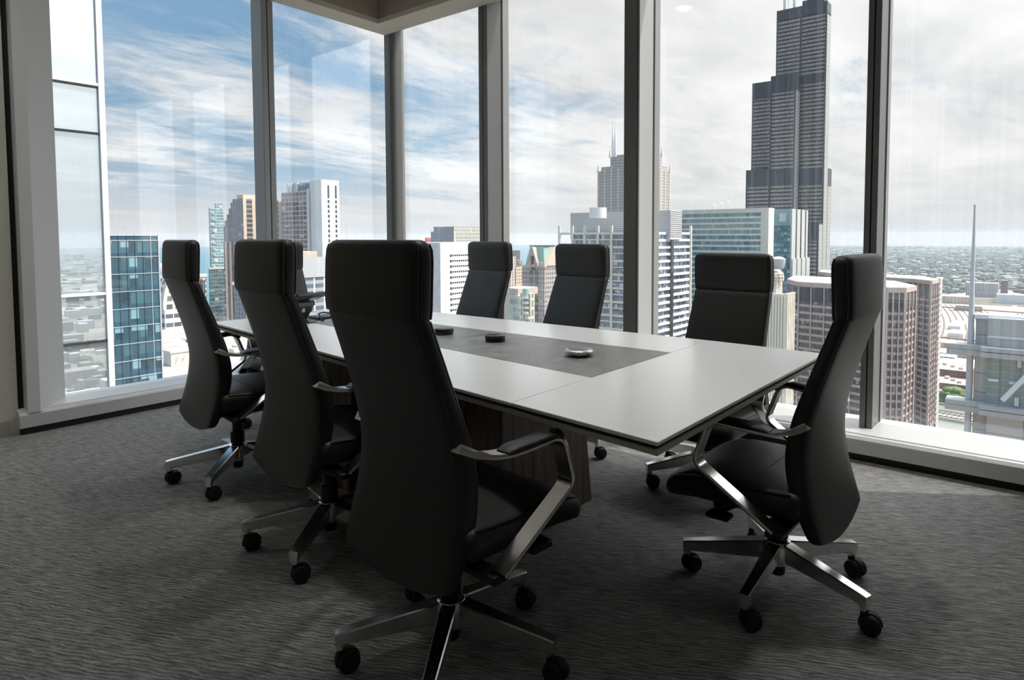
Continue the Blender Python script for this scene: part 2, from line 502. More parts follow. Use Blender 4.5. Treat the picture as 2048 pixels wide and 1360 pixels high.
# added unseen fill lights, shaped as ceiling cans with the lamp deep inside
CANW = plain('grey_can', (0.15, 0.15, 0.15), 0.5)
def fill_downlight(x, y, e, lab):
    t = thing('fill_downlight', lab, 'added fill light', (x, y, 3.62))
    ring_ = [(0.105, -0.17), (0.115, -0.17), (0.115, 0.0), (0.105, 0.0), (0.105, -0.17)]
    MB().loft([[(r_*cos(2*pi*i/28), r_*sin(2*pi*i/28), z) for i in range(28)] for r_, z in ring_], cap=False).build('can', CANW, t)
    m, tt = mat('fill_lamp_disc')
    em = tt.add('ShaderNodeEmission', {'Color': (1.0, 0.97, 0.92), 'Strength': e})
    tt.add('ShaderNodeOutputMaterial', {'Surface': em})
    MB().loft([[(r_*cos(2*pi*i/28), r_*sin(2*pi*i/28), z) for i in range(28)] for r_, z in [(0.1045, -0.169), (0.1045, -0.021)]], cap=False).build('baffle', BLACKP, t)
    MB().lathe([(0.0, -0.02), (0.10, -0.02), (0.10, -0.004), (0.0, -0.004)], n=28).build('lamp', m, t)
for a in [(-0.4, 4.15, 90, 'added fill can light washing the woven wall'), (0.6, 4.25, 150, 'added fill can light nearest the left window'), (-1.9, 2.4, 20, 'added fill can light near the painted wall'), (-0.9, 0.4, 50, 'added fill can light left of the camera'),
          (-1.9, -1.4, 80, 'added fill can light in the rear corner'), (0.3, -1.6, 80, 'added fill can light behind the camera'), (2.2, -1.6, 90, 'added fill can light by the rear right wall'), (2.0, 0.9, 150, 'added fill can light over the near end of the table'), (2.1, 1.9, 150, 'added fill can light over the middle of the table'), (2.1, 2.9, 150, 'added fill can light over the far end of the table')]:
    fill_downlight(*a)

# ================================================================= THE TABLE
ta = thing('conference_table', 'long white glass conference table with grey slate inlay and dark wood base', 'table', (2.1, 2.1, 0))
TL = Matrix.Translation((-2.1, -2.1, 0))
def near_x(y): return 1.293+(1.665-1.293)*(y-0.672)/(3.60-0.672)
def far_x(y): return 2.690+0.040*min(1, (y-0.68)/0.6)
def inl_n(y): return 1.766+(1.99-1.766)*(y-1.17)/(3.14-1.17)
def inl_f(y): return 2.344+0.006*(y-1.17)
Y0, Y1, Y2, Y3 = 0.678, 1.172, 3.14, 3.60
g = 0.0012
def panel(poly, name):
    b = MB().prism(poly, 0.7245, 0.735).move(TL)
    return b.build(name, TOPGLASS, ta, smooth=False, bevel=0.0022)
panel([(near_x(Y0), Y0), (far_x(Y0), Y0), (far_x(0.98), 0.98), (far_x(Y1), Y1-g), (near_x(Y1), Y1-g)], 'top_panel')
panel([(near_x(Y1), Y1+g), (inl_n(Y1)-g, Y1+g), (inl_n(Y2)-g, Y2-g), (near_x(Y2), Y2-g)], 'top_panel')
panel([(inl_f(Y1)+g, Y1+g), (far_x(Y1), Y1+g), (far_x(Y2), Y2-g), (inl_f(Y2)+g, Y2-g)], 'top_panel')
panel([(near_x(Y2), Y2+g), (far_x(Y2), Y2+g), (far_x(Y3), Y3), (near_x(Y3), Y3)], 'top_panel')
MB().prism([(inl_n(Y1), Y1), (inl_f(Y1), Y1), (inl_f(Y2), Y2), (inl_n(Y2), Y2)], 0.7245, 0.7346).move(TL).build('slate_inlay', SLATE, ta, smooth=False)
def outline(d):
    return [(near_x(Y0)+d, Y0+d), (far_x(Y0)-d, Y0+d), (far_x(1.2)-d, 1.2), (far_x(Y3)-d, Y3-d), (near_x(Y3)+d, Y3-d)]
MB().prism(outline(0.012), 0.7145, 0.7243).move(TL).build('shadow_reveal', REVEAL, ta, smooth=False)
MB().prism(outline(0.002), 0.7015, 0.7143).move(TL).build('under_top', TANEDGE, ta, smooth=False, bevel=0.001)
MB().prism(outline(0.10), 0.668, 0.7013).move(TL).build('under_frame', REVEAL, ta, smooth=False)
# two tapered wood plinths
for (ya, yb) in ((1.60, 2.02), (2.55, 3.0)):
    bot = [(1.79, ya), (2.42, ya), (2.42, yb), (1.79, yb)]
    top = [(1.835, ya+0.02), (2.355, ya+0.02), (2.355, yb-0.02), (1.835, yb-0.02)]
    MB().prism(bot, 0.0, 0.667, top).move(TL).build('plinth', WOOD, ta, smooth=False, bevel=0.003)
MB().prism([(1.95, 1.95), (2.25, 1.95), (2.25, 2.62), (1.95, 2.62)], 0.02, 0.60).move(TL).build('cable_spine', WOOD, ta, smooth=False)

# ================================================================= THE CHAIRS
def lerp(a, b, t): return a+(b-a)*t
def interp(tab, z):
    """smooth (monotone cubic-ish) interpolation of a table of tuples keyed by the first entry"""
    tab = sorted(tab)
    if z <= tab[0][0]: return tab[0][1:]
    if z >= tab[-1][0]: return tab[-1][1:]
    for i in range(len(tab)-1):
        if tab[i][0] <= z <= tab[i+1][0]:
            t = (z-tab[i][0])/(tab[i+1][0]-tab[i][0])
            p0 = tab[max(i-1, 0)]; p1 = tab[i]; p2 = tab[i+1]; p3 = tab[min(i+2, len(tab)-1)]
            o = []
            for q in range(1, len(p1)):
                m1 = (p2[q]-p0[q])/(p2[0]-p0[0])*(p2[0]-p1[0]); m2 = (p3[q]-p1[q])/(p3[0]-p1[0])*(p2[0]-p1[0])
                o.append((2*t**3-3*t**2+1)*p1[q]+(t**3-2*t**2+t)*m1+(-2*t**3+3*t**2)*p2[q]+(t**3-t**2)*m2)
            return o
# z, rear surface x, half width, thickness of the back
BACK = [(0.345, -0.204, 0.227, 0.040), (0.40, -0.186, 0.231, 0.048), (0.47, -0.166, 0.232, 0.055), (0.54, -0.154, 0.227, 0.060), (0.61, -0.151, 0.220, 0.060),
        (0.70, -0.163, 0.212, 0.056), (0.80, -0.190, 0.206, 0.050), (0.90, -0.222, 0.203, 0.046), (0.97, -0.246, 0.201, 0.044), (1.005, -0.258, 0.200, 0.044)]
def back_ring(z, xr, hw, th, rc, sag=0.0, bulge=0.006):
    """closed ring: rear face, left side, front face, right side"""
    rc = min(rc, th*0.48)
    pts = []
    N = 10
    def sg(y): return z-sag*(1-(y/hw)**2)
    for i in range(N+1):                                   # rear face from right (-y) to left (+y)
        y = lerp(-hw+rc, hw-rc, i/N)
        pts.append((xr-bulge*(1-(y/hw)**2), y, sg(y)))
    for i in range(1, 4):
        a = pi/2*i/4
        pts.append((xr+rc-rc*cos(a), hw-rc+rc*sin(a), sg(hw)))
    pts.append((xr+rc, hw, sg(hw))); pts.append((xr+th-rc, hw, sg(hw)))
    for i in range(1, 4):
        a = pi/2*i/4
        pts.append((xr+th-rc+rc*sin(a), hw-rc+rc*cos(a), sg(hw)))
    for i in range(N+1):
        y = lerp(hw-rc, -hw+rc, i/N)
        pts.append((xr+th+0.004*(1-(y/hw)**2), y, sg(y)))
    for i in range(1, 4):
        a = pi/2*i/4
        pts.append((xr+th-rc+rc*sin(pi/2-0+0*a)*0+rc*cos(a), -hw+rc-rc*sin(a), sg(hw)))
    pts.append((xr+th-rc, -hw, sg(hw))); pts.append((xr+rc, -hw, sg(hw)))
    for i in range(1, 4):
        a = pi/2*i/4
        pts.append((xr+rc-rc*sin(a), -hw+rc-rc*cos(a), sg(hw)))
    return pts

def fillet(pts, r, n=6):
    """round the corners of a polyline of (x, y, z) points"""
    P = [Vector(p) for p in pts]; out = [P[0]]
    for i in range(1, len(P)-1):
        a, b, c = P[i-1], P[i], P[i+1]
        rr = r[i] if isinstance(r, (list, tuple)) else r
        d1 = min(rr, (a-b).length*0.49); d2 = min(rr, (c-b).length*0.49)
        q1 = b+(a-b).normalized()*d1; q2 = b+(c-b).normalized()*d2
        for k_ in range(n+1):
            t = k_/n
            out.append(q1*(1-t)**2+b*2*t*(1-t)+q2*t*t)
    out.append(P[-1])
    return out

def ribbon(mb, pts, wy, th):
    """flat bar of width wy (sideways) and thickness th along a path in the x-z plane; widths may vary"""
    rings = []
    for i, p in enumerate(pts):
        t = (pts[min(i+1, len(pts)-1)]-pts[max(i-1, 0)]); t.y = 0
        t.normalize()
        nrm = Vector((-t.z, 0, t.x))
        wv = wy(i/(len(pts)-1)) if callable(wy) else wy
        tv = th(i/(len(pts)-1)) if callable(th) else th
        a = Vector((0, wv/2, 0)); e = 0.0025
        q = [a+nrm*(tv/2-e), a*0.93+nrm*tv/2, -a*0.93+nrm*tv/2, -a+nrm*(tv/2-e), -a-nrm*(tv/2-e), -a*0.93-nrm*tv/2, a*0.93-nrm*tv/2, a-nrm*(tv/2-e)]
        rings.append([p+k_ for k_ in q])
    mb.loft(rings)
    return mb

def make_chair(label):
    t = thing('office_chair', label, 'chair', group='black leather chairs round the table')
    # backrest body
    rings = []
    zs = [0.345+(1.005-0.345)*i/26 for i in range(27)]
    xr, hw, th = interp(BACK, zs[0])
    rings.append(back_ring(zs[0]-0.008, xr+0.010, hw-0.006, th-0.02, 0.008, 0.040))
    for z in zs:
        xr, hw, th = interp(BACK, z)
        sag = 0.040*max(0, 1-(z-0.345)/0.16)**1.5
        rings.append(back_ring(z, xr, hw, th, 0.016, sag))
    xr, hw, th = interp(BACK, 1.005)
    rings.append(back_ring(1.012, xr+0.006, hw-0.008, th-0.012, 0.012))
    b = MB().loft(rings).build('backrest', LEATHER, t, angle=50)
    # headrest pad
    rings = []
    head = [(1.000, -0.252, 0.193, 0.036), (1.006, -0.263, 0.200, 0.052), (1.03, -0.265, 0.203, 0.055), (1.09, -0.264, 0.203, 0.056), (1.14, -0.262, 0.203, 0.056), (1.168, -0.260, 0.201, 0.054), (1.182, -0.257, 0.196, 0.048), (1.190, -0.252, 0.187, 0.037), (1.193, -0.244, 0.175, 0.022)]
    for z, xr, hw, th in head:
        rings.append(back_ring(z, xr, hw, th, 0.018, -0.0))
    hd = MB().loft(rings).build('headrest', LEATHER, t, angle=50)
    # piping along the four long edges of the back
    for part, tab in ((b, [(z, *interp(BACK, z)) for z in [0.35+0.65*i/24 for i in range(25)]]), (hd, head[1:-2])):
        for sy in (-1, 1):
            for front in (0, 1):
                pts = []
                for z, xr, hw, th in tab:
                    x = xr+th-0.006 if front else xr+0.006
                    pts.append((x, sy*(hw-0.004), z))
                MB().tube(pts, 0.0035, 6).build('piping', PIPING, part)
    # seat cushion
    rings = []
    def seat_ring(z, inset, drop):
        pts = []
        x0, x1, hw = -0.155+inset, 0.315-inset, 0.252-inset
        rr = 0.055
        cs = [(x1-rr, hw-rr, 0), (x0+rr*0.5, hw-rr*0.5, pi/2), (x0+rr*0.5, -hw+rr*0.5, pi), (x1-rr, -hw+rr, 3*pi/2)]
        for i, (cx_, cy_, a0) in enumerate(cs):
            r_ = rr if i in (0, 3) else rr*0.5
            for k_ in range(7):
                a = a0+pi/2*k_/6
                pts.append((cx_+r_*cos(a), cy_+r_*sin(a)))
        # subdivide the long sides
        o = []
        for i in range(len(pts)):
            p, q = pts[i], pts[(i+1) % len(pts)]
            o.append(p)
            m_ = {6: 5, 13: 7, 20: 5, 27: 7}.get(i, 0)
            for k_ in range(1, m_+1):
                o.append((lerp(p[0], q[0], k_/(m_+1)), lerp(p[1], q[1], k_/(m_+1))))
        res = []
        for x, y in o:
            zz = z
            f = max(0, (x-0.14)/0.18)
            zz -= drop*0.045*f*f
            zz += 0.012*max(0, (-x-0.02)/0.13)*drop
            res.append((x, y, zz))
        return res
    for z, i, dr in ((0.388, 0.035, 0.5), (0.392, 0.014, 0.6), (0.405, 0.004, 0.8), (0.43, 0.0, 0.9), (0.452, 0.002, 1), (0.466, 0.012, 1), (0.474, 0.03, 1), (0.480, 0.065, 1), (0.486, 0.12, 1), (0.489, 0.18, 1)):
        rings.append(seat_ring(z, i, dr))
    s_ = MB().loft(rings).build('seat', LEATHER, t, angle=60)
    MB().tube([(0.005+0.02*(y/0.23)**2, y, 0.4885-0.022*(abs(y)/0.235)**3.2) for y in [(-0.236+0.472*i/24) for i in range(25)]], 0.0018, 6).build('seam', SEAM, s_)
    for sy in (-1, 1):
        MB().tube([(lerp(-0.12, 0.26, i/14), sy*0.2425, 0.466-0.045*max(0, (lerp(-0.12, 0.26, i/14)-0.14)/0.18)**2+0.012*max(0, (-lerp(-0.12, 0.26, i/14)-0.02)/0.13)) for i in range(15)], 0.003, 6).build('piping', PIPING, s_)
    # mechanism under the seat
    MB().box((-0.13, -0.085, 0.335), (0.15, 0.085, 0.387)).box((-0.17, -0.045, 0.36), (-0.08, 0.045, 0.40)).build('tilt_mechanism', BLACKP, t, bevel=0.012)
    MB().tube([(-0.10, 0, 0.36), (-0.13, 0, 0.385), (-0.145, 0, 0.42)], 0.018, 12).build('back_support', BLACKP, t)
    lv = MB().tube([(0.07, -0.08, 0.36), (0.11, -0.19, 0.355)], 0.009, 8).build('lever', BLACKP, t)
    MB().box((0.075, -0.255, 0.343), (0.155, -0.185, 0.366)).build('paddle', BLACKP, lv, bevel=0.008)
    lv = MB().tube([(0.07, 0.08, 0.36), (0.12, 0.20, 0.35)], 0.009, 8).build('lever', BLACKP, t)
    MB().box((0.085, 0.17, 0.325), (0.165, 0.225, 0.343)).build('paddle', BLACKP, lv, bevel=0.008)
    # arms: one bent flat bar each, with a leather pad
    for sy in (-1, 1):
        path = [(-0.156, 0.214, 0.688), (-0.118, 0.258, 0.668), (-0.06, 0.296, 0.668), (0.105, 0.312, 0.684), (0.158, 0.305, 0.540), (-0.092, 0.292, 0.376)]
        P = fillet([(x, sy*y, z) for x, y, z in path], [0, 0.03, 0.05, 0.042, 0.032, 0], 7)
        def wfun(u): return lerp(0.030, 0.052, min(1, u/0.25))
        def tfun(u): return lerp(0.024, 0.0125, min(1, u/0.15))
        ar = ribbon(MB(), P, wfun, tfun).build('armrest', CHROME, t, angle=40)
        pad = []
        for i in range(13):
            u = i/12
            x = lerp(-0.075, 0.088, u)
            y = sy*lerp(0.292, 0.3105, u); zb = lerp(0.672, 0.683, u)
            e = min(1, min(u, 1-u)*9)
            hw = 0.0275*(0.86+0.14*e); hh = 0.0145*(0.35+0.65*e)
            pad.append([(x, y-hw, zb), (x, y-hw, zb+hh*0.6), (x, y-hw*0.8, zb+hh*0.92), (x, y, zb+hh), (x, y+hw*0.8, zb+hh*0.92), (x, y+hw, zb+hh*0.6), (x, y+hw, zb)])
        MB().loft(pad).build('arm_pad', LEATHER, ar, angle=60)
        MB().tube(fillet([(0.086, sy*0.3105, 0.690), (0.112, sy*0.312, 0.686), (0.128, sy*0.311, 0.655)], 0.02, 5), 0.011, 8).build('pad_end', LEATHER, ar)
        MB().box((-0.115, sy*0.07, 0.352), (-0.062, sy*0.30, 0.374)).build('arm_mount', BLACKP, t, bevel=0.006)
    # gas lift
    MB().lathe([(0.0, 0.05), (0.022, 0.05), (0.0245, 0.056), (0.0245, 0.175), (0.033, 0.178), (0.033, 0.232), (0.024, 0.238), (0.024, 0.345), (0.0, 0.345)], n=24).build('gas_lift', BLACKP, t)
    MB().lathe([(0.0, 0.088), (0.036, 0.088), (0.044, 0.098), (0.046, 0.150), (0.040, 0.168), (0.03, 0.172), (0.0, 0.172)], n=30).build('base_hub', CHROME, t)
    return t

def leg_mesh():
    m = MB(); rings = []
    for u in [0, 0.08, 0.25, 0.5, 0.75, 0.93, 1.0]:
        x = lerp(0.028, 0.318, u)
        zt = lerp(0.168, 0.117, u); hgt = lerp(0.066, 0.036, u); wt = lerp(0.024, 0.0165, u); wb = lerp(0.017, 0.0125, u)
        if u == 0: wt *= 0.8
        if u == 1.0: zt -= 0.001
        zb = zt-hgt
        rings.append([(x, -wt+0.003, zt), (x, -wt, zt-0.004), (x, -wb, zb+0.003), (x, -wb+0.003, zb), (x, wb-0.003, zb), (x, wb, zb+0.003), (x, wt, zt-0.004), (x, wt-0.003, zt)])
    return m.loft(rings).lathe([(0.0, 0.068), (0.013, 0.068), (0.0145, 0.075), (0.0145, 0.1), (0.0, 0.1)], (0.304, 0, 0), 16)

def caster_mesh():
    m = MB()
    for sy in (-1, 1):
        m.lathe([(0.0, sy*0.007), (0.025, sy*0.006), (0.0300, sy*0.009), (0.0305, sy*0.018), (0.0275, sy*0.0245), (0.014, sy*0.0270), (0.0, sy*0.0270)], (-0.018, 0, 0.0305), 24, axis='y')
    # hood between the wheels
    rings = []
    for i in range(13):
        a = radians(-20+200*i/12)
        rings.append([(-0.018+rr*cos(a), yy, 0.0305+rr*sin(a)) for rr, yy in ((0.0340, -0.0065), (0.0340, 0.0065), (0.010, 0.0065), (0.010, -0.0065))])
    m.loft(rings)
    m.lathe([(0.0, 0.040), (0.011, 0.040), (0.011, 0.070), (0.0, 0.070)], (0, 0, 0), 14)
    return m

proto = make_chair('')
HEIGHT_PARTS = [ch for ch in proto.children if ch.name.split('.')[0] not in ('base_hub', 'gas_lift')]
LEG_ME = leg_mesh().build('leg', CHROME); LEG_ME = LEG_ME.data
o = caster_mesh().build('caster', BLACKR); CAST_ME = o.data; bpy.data.objects.remove(o)
bpy.data.objects.remove([o for o in bpy.data.objects if o.name == 'leg'][0])

def add_base(ch, a0, seed):
    th = ch.rotation_euler.z
    for i in range(5):
        lg = bpy.data.objects.new('leg', LEG_ME); COL.objects.link(lg); lg.parent = ch
        la_ = a0+i*2*pi/5
        lg.rotation_euler = (0, 0, la_)
        cs = bpy.data.objects.new('caster', CAST_ME); COL.objects.link(cs); cs.parent = lg
        cs.location = (0.304, 0, 0)
        turn = (-0.45, 0.35, -0.15, 0.75, 0.1, -0.8, 0.5)[(i*3+seed*2) % 7]
        cs.rotation_euler = (0, 0, atan2(-ch.location.y, -ch.location.x)-pi/2+turn-la_-th)

# x, y, facing, seat height offset, bearing of the first leg, label
CHAIRS = [
    (1.259, 1.315, -4.1, 0.0, -1.0, 'nearest black leather high-back chair, seen from behind at front of table'),
    (1.448, 2.193, -5.3, 0.0, -2.0, 'black high-back chair seen from behind, between the nearest chair and the far-left one'),
    (1.575, 3.165, -7.4, -0.004, 4.0, 'far-left black high-back chair seen from behind beside the window sill'),
    (2.30, 3.87, -94.0, -0.025, 20.0, 'black chair at the far end of the table behind the black touch panel'),
    (2.912, 2.924, 171.8, -0.024, 10.0, 'black chair facing us across the table below the corner mullion'),
    (2.885, 2.181, 169.0, -0.035, -17.0, 'black chair facing us left of the wide middle mullion'),
    (2.935, 1.262, 175.8, -0.078, -5.0, 'lowest black chair facing us right of the wide middle mullion'),
    (2.192, 0.689, 88.1, -0.050, 36.0, 'black high-back chair in profile at the right end of the table'),
]
for i, (x, y, th, dz, a0, lab) in enumerate(CHAIRS):
    c_ = proto if i == 0 else copy_tree(proto)
    if i > 0:
        for ch in c_.children:
            if ch.name.split('.')[0] not in ('base_hub', 'gas_lift'):
                ch.location.z += dz
    c_.location = (x, y, 0); c_.rotation_euler = (0, 0, radians(th))
    c_['label'] = lab
for i, (x, y, th, dz, a0, lab) in enumerate(CHAIRS):
    c_ = [o for o in bpy.data.objects if o.get('label') == lab][0]
    add_base(c_, radians(a0)-radians(th), i)

# ================================================================= ON THE TABLE
COASTER = plain('black_coaster', (0.014, 0.014, 0.016), 0.35, spec=0.5)
def coaster_mesh():
    return MB().lathe([(0.0, 0.0), (0.042, 0.0), (0.0455, 0.0012), (0.0455, 0.0042), (0.044, 0.0052), (0.0, 0.0052)], n=40)
src = None
order = ['bottom', 'second', 'third', 'fourth', 'topmost']
for (cx_, cy_, where) in ((2.128, 1.925, 'stack nearer the silver puck'), (2.135, 2.262, 'stack farther from the silver puck')):
    for i in range(5):
        if src is None:
            o = coaster_mesh().build('coaster', COASTER); src = o
        else:
            o = src.copy(); COL.objects.link(o)
        o.location = (cx_+random.uniform(-.0025, .0025), cy_+random.uniform(-.0025, .0025), 0.7347+i*0.0056)
        tag(o, '%s round black coaster of the %s' % (order[i], where), 'coaster', 'black coasters on the slate inlay')
SILVER = plain('silver_plastic', (0.55, 0.56, 0.57), 0.3, metal=0.6, spec=0.5)
SILTOP = plain('grey_mesh_top', (0.22, 0.23, 0.24), 0.45, metal=0.2)
pk = thing('speaker_puck', 'round silver conference speaker puck on the slate inlay', 'speaker', (2.062, 1.425, 0.7347))
MB().lathe([(0.0, 0.0), (0.03, 0.0), (0.034, 0.004), (0.05, 0.009), (0.0585, 0.017), (0.0575, 0.022), (0.05, 0.027), (0.044, 0.0285), (0.0, 0.0285)], n=48).build('body', SILVER, pk, angle=60)
MB().lathe([(0.0, 0.0285), (0.043, 0.0285), (0.041, 0.0312), (0.02, 0.034), (0.0, 0.0345)], n=48).build('top_grille', SILTOP, pk, angle=60)

# touch panel on a stand, its cable, papers and a flat keyboard at the far end
DARKG = plain('dark_grey_plastic', (0.03, 0.031, 0.033), 0.35)
MIDG = plain('mid_grey_plastic', (0.16, 0.165, 0.165), 0.4)
tp = thing('touch_panel', 'black tilted touch panel on a grey stand at the far end of the table', 'touch panel', (1.965, 3.20, 0.735), radians(14))
MB().lathe([(0, 0), (0.075, 0), (0.078, 0.003), (0.074, 0.006), (0.0, 0.008)], n=36).build('foot', DARKG, tp)
MB().loft([[(-0.06, 0.02, 0.007), (0.06, 0.02, 0.007), (0.06, 0.05, 0.007), (-0.06, 0.05, 0.007)], [(-0.075, -0.015, 0.085), (0.075, -0.015, 0.085), (0.075, 0.03, 0.085), (-0.075, 0.03, 0.085)]]).build('stand', DARKG, tp, bevel=0.004)
MB().box((-0.08, -0.022, 0.085), (0.08, 0.03, 0.112)).build('stand_top', MIDG, tp, bevel=0.004)
pm = MB().box((-0.135, -0.085, -0.008), (0.135, 0.085, 0.008))
pm.move(Matrix.Translation((0.01, -0.02, 0.135)) @ Matrix.Rotation(radians(-17), 4, 'X'))
pn = pm.build('screen', DARKG, tp, bevel=0.004)
for xx in (-0.05, 0.05):
    MB().box((xx-0.035, -0.045, -0.0115), (xx+0.035, -0.025, -0.0085)).move(Matrix.Translation((0.01, -0.02, 0.135)) @ Matrix.Rotation(radians(-17), 4, 'X')).build('vent', MIDG, pn)
MB().lathe([(0.0, 0), (0.012, 0), (0.012, 0.002), (0.0, 0.002)], n=20).move(Matrix.Translation((0.0, -0.011, 0.066)) @ Matrix.Rotation(radians(90), 4, 'X')).build('badge', SILVER, tp)
tag(MB().tube([(2.055, 3.135, 0.7405), (2.06, 3.16, 0.7405), (2.10, 3.25, 0.765), (2.17, 3.31, 0.762), (2.27, 3.335, 0.7405), (2.40, 3.34, 0.7405), (2.46, 3.42, 0.740)], 0.0045, 8).build('cable', BLACKR), 'black cable running over the far table end from the touch panel', 'cable')
tag(MB().box((-0.2, -0.06, 0), (0.2, 0.06, 0.016)).build('keyboard', DARKG, None, bevel=0.004, loc=(2.27, 3.245, 0.7352)), 'flat black keyboard beside the touch panel', 'keyboard')
bpy.data.objects['keyboard'].rotation_euler = (0, 0, radians(-3))
PAPER = plain('white_paper', (0.82, 0.83, 0.85), 0.7)
for i in range(2):
    o = MB().box((-0.14, -0.105, 0), (0.14, 0.105, 0.002)).build('sheet_of_paper', PAPER, None, loc=((2.16, 3.43, 0.7352), (2.42, 3.485, 0.7352))[i], smooth=False)
    o.rotation_euler = (0, 0, (0.1, -0.12)[i])
    tag(o, ('white sheet of paper behind the touch panel', 'white sheet of paper at the far right table corner')[i], 'paper', 'papers at the far table end')

# ================================================================= THE CITY OUTSIDE
GND = -199.0
def sight(px, py):
    """unit bearing and slope of the line of sight through a point of the photo (survey of the skyline)"""
    v = C_R*((px-CX)/FPX)+C_D*((py-CY)/FPX)+_f
    h = sqrt(v.x*v.x+v.y*v.y)
    return v.x/h, v.y/h, v.z/h
def spot(px, py, D):
    ux, uy, s = sight(px, py)
    return Vector((ux*D, uy*D, EYE+s*D))
def lot(pl, pm, pr, py, D):
    """near corner at distance D; west face runs from bearing pl to pm, south face from pm to pr"""
    p = spot(pm, py, D)
    ux, uy, _ = sight(pl, py); la = p.x*uy/ux-p.y
    ux, uy, _ = sight(pr, py); lb = p.y*ux/uy-p.x
    return p.x, p.y, la, lb, p.z
def hz(px, py, D): return spot(px, py, D).z

def facade(name, pier, span, g1, g2, pw, ph, pf, sf, blind=0.08, blindc=(0.45, 0.45, 0.42), rough=0.12, ior=1.9, roof=(0.42, 0.40, 0.37), uo=0.0, vo=0.0, top='pier', spec=None):
    m, t = mat(name)
    o = t.add('ShaderNodeSeparateXYZ', {0: t.add('ShaderNodeTexCoord').outputs['Object']}).outputs
    nrm = t.add('ShaderNodeSeparateXYZ', {0: t.add('ShaderNodeNewGeometry').outputs['True Normal']}).outputs
    u = t.m('SUBTRACT', t.m('MULTIPLY', o[1], nrm[0]), t.m('MULTIPLY', o[0], nrm[1]))
    cu = t.m('ADD', t.m('DIVIDE', u, pw), uo+500); cv = t.m('ADD', t.m('DIVIDE', o[2], -ph), vo+500)
    fu = t.m('FRACT', cu); fv = t.m('FRACT', cv)
    cell = t.add('ShaderNodeCombineXYZ', {0: t.m('FLOOR', cu), 1: t.m('FLOOR', cv), 2: t.m('ROUND', t.m('MULTIPLY', nrm[0], 3))})
    wn = t.add('ShaderNodeTexWhiteNoise', {'Vector': cell}, noise_dimensions='3D')
    rv, rc = wn.outputs[0], wn.outputs[1]
    r2 = t.add('ShaderNodeSeparateColor', {0: rc}).outputs
    isp = t.m('LESS_THAN', fu, pf); iss = t.m('LESS_THAN', fv, sf)
    glass = t.mix(rv, g1, g2)
    drop = t.m('MULTIPLY', t.m('GREATER_THAN', r2[1], 1-blind), t.m('LESS_THAN', fv, t.m('MULTIPLY_ADD', r2[2], 1-sf, sf)))
    glass = t.mix(drop, glass, blindc)
    if top == 'pier':
        col = t.mix(isp, t.mix(iss, glass, span), pier)
    else:
        col = t.mix(iss, t.mix(isp, glass, pier), span)
    isw = t.m('MAXIMUM', isp, iss)
    up = t.m('GREATER_THAN', nrm[2], 0.6)
    col = t.mix(up, col, roof)
    isw = t.m('MAXIMUM', isw, up)
    p = t.add('ShaderNodeBsdfPrincipled', {'Base Color': col, 'Roughness': t.m('MULTIPLY_ADD', isw, 0.75-rough, rough), 'IOR': t.m('MULTIPLY_ADD', isw, 1.3-ior, ior)})
    t.add('ShaderNodeOutputMaterial', {'Surface': p})
    return m

def bldg(name, label, L, m, base=GND, group=None, roofm=None, body='walls'):
    """thing with a box body standing on the ground; returns thing, la, lb (origin at the near corner, roof level)"""
    x, y, la, lb, zt = L
    t = thing(name, label, 'building', (x, y, zt), group=group)
    MB().box((0, 0, base-zt), (lb, la, 0)).build(body, m, t, smooth=False)
    return t, la, lb
CONC = plain('pale_concrete', (0.50, 0.48, 0.44), 0.85, var=0.06, vscale=0.2)
CREAM = plain('cream_stone', (0.62, 0.58, 0.49), 0.85, var=0.04, vscale=0.3)
WHITEST = plain('white_stone', (0.68, 0.655, 0.62), 0.85, var=0.04, vscale=0.3)
ROOFM = plain('pale_gravel_roof', (0.52, 0.47, 0.42), 0.9, var=0.12, vscale=0.15)
DARKROOF = plain('dark_roof', (0.20, 0.19, 0.18), 0.9, var=0.15, vscale=0.2)
TANST = plain('tan_stone', (0.56, 0.46, 0.36), 0.85, var=0.05, vscale=0.3)
PINKST = plain('pink_granite', (0.47, 0.365, 0.32), 0.6, var=0.05, vscale=0.4)
GREYMET = plain('grey_cladding', (0.44, 0.445, 0.45), 0.5, var=0.03, vscale=0.5)
STEELP = plain('white_painted_steel', (0.66, 0.66, 0.66), 0.45)
DKMET = plain('blue_black_metal', (0.030, 0.036, 0.048), 0.4)
COPPER = plain('green_copper', (0.22, 0.38, 0.31), 0.6, var=0.1, vscale=0.3)
REDP = plain('red_paint', (0.55, 0.05, 0.06), 0.6)
TEALGL = plain('teal_glass', (0.06, 0.16, 0.18), 0.12, spec=0.7)
DKGL = plain('dark_window_glass', (0.018, 0.02, 0.028), 0.1, spec=0.7)

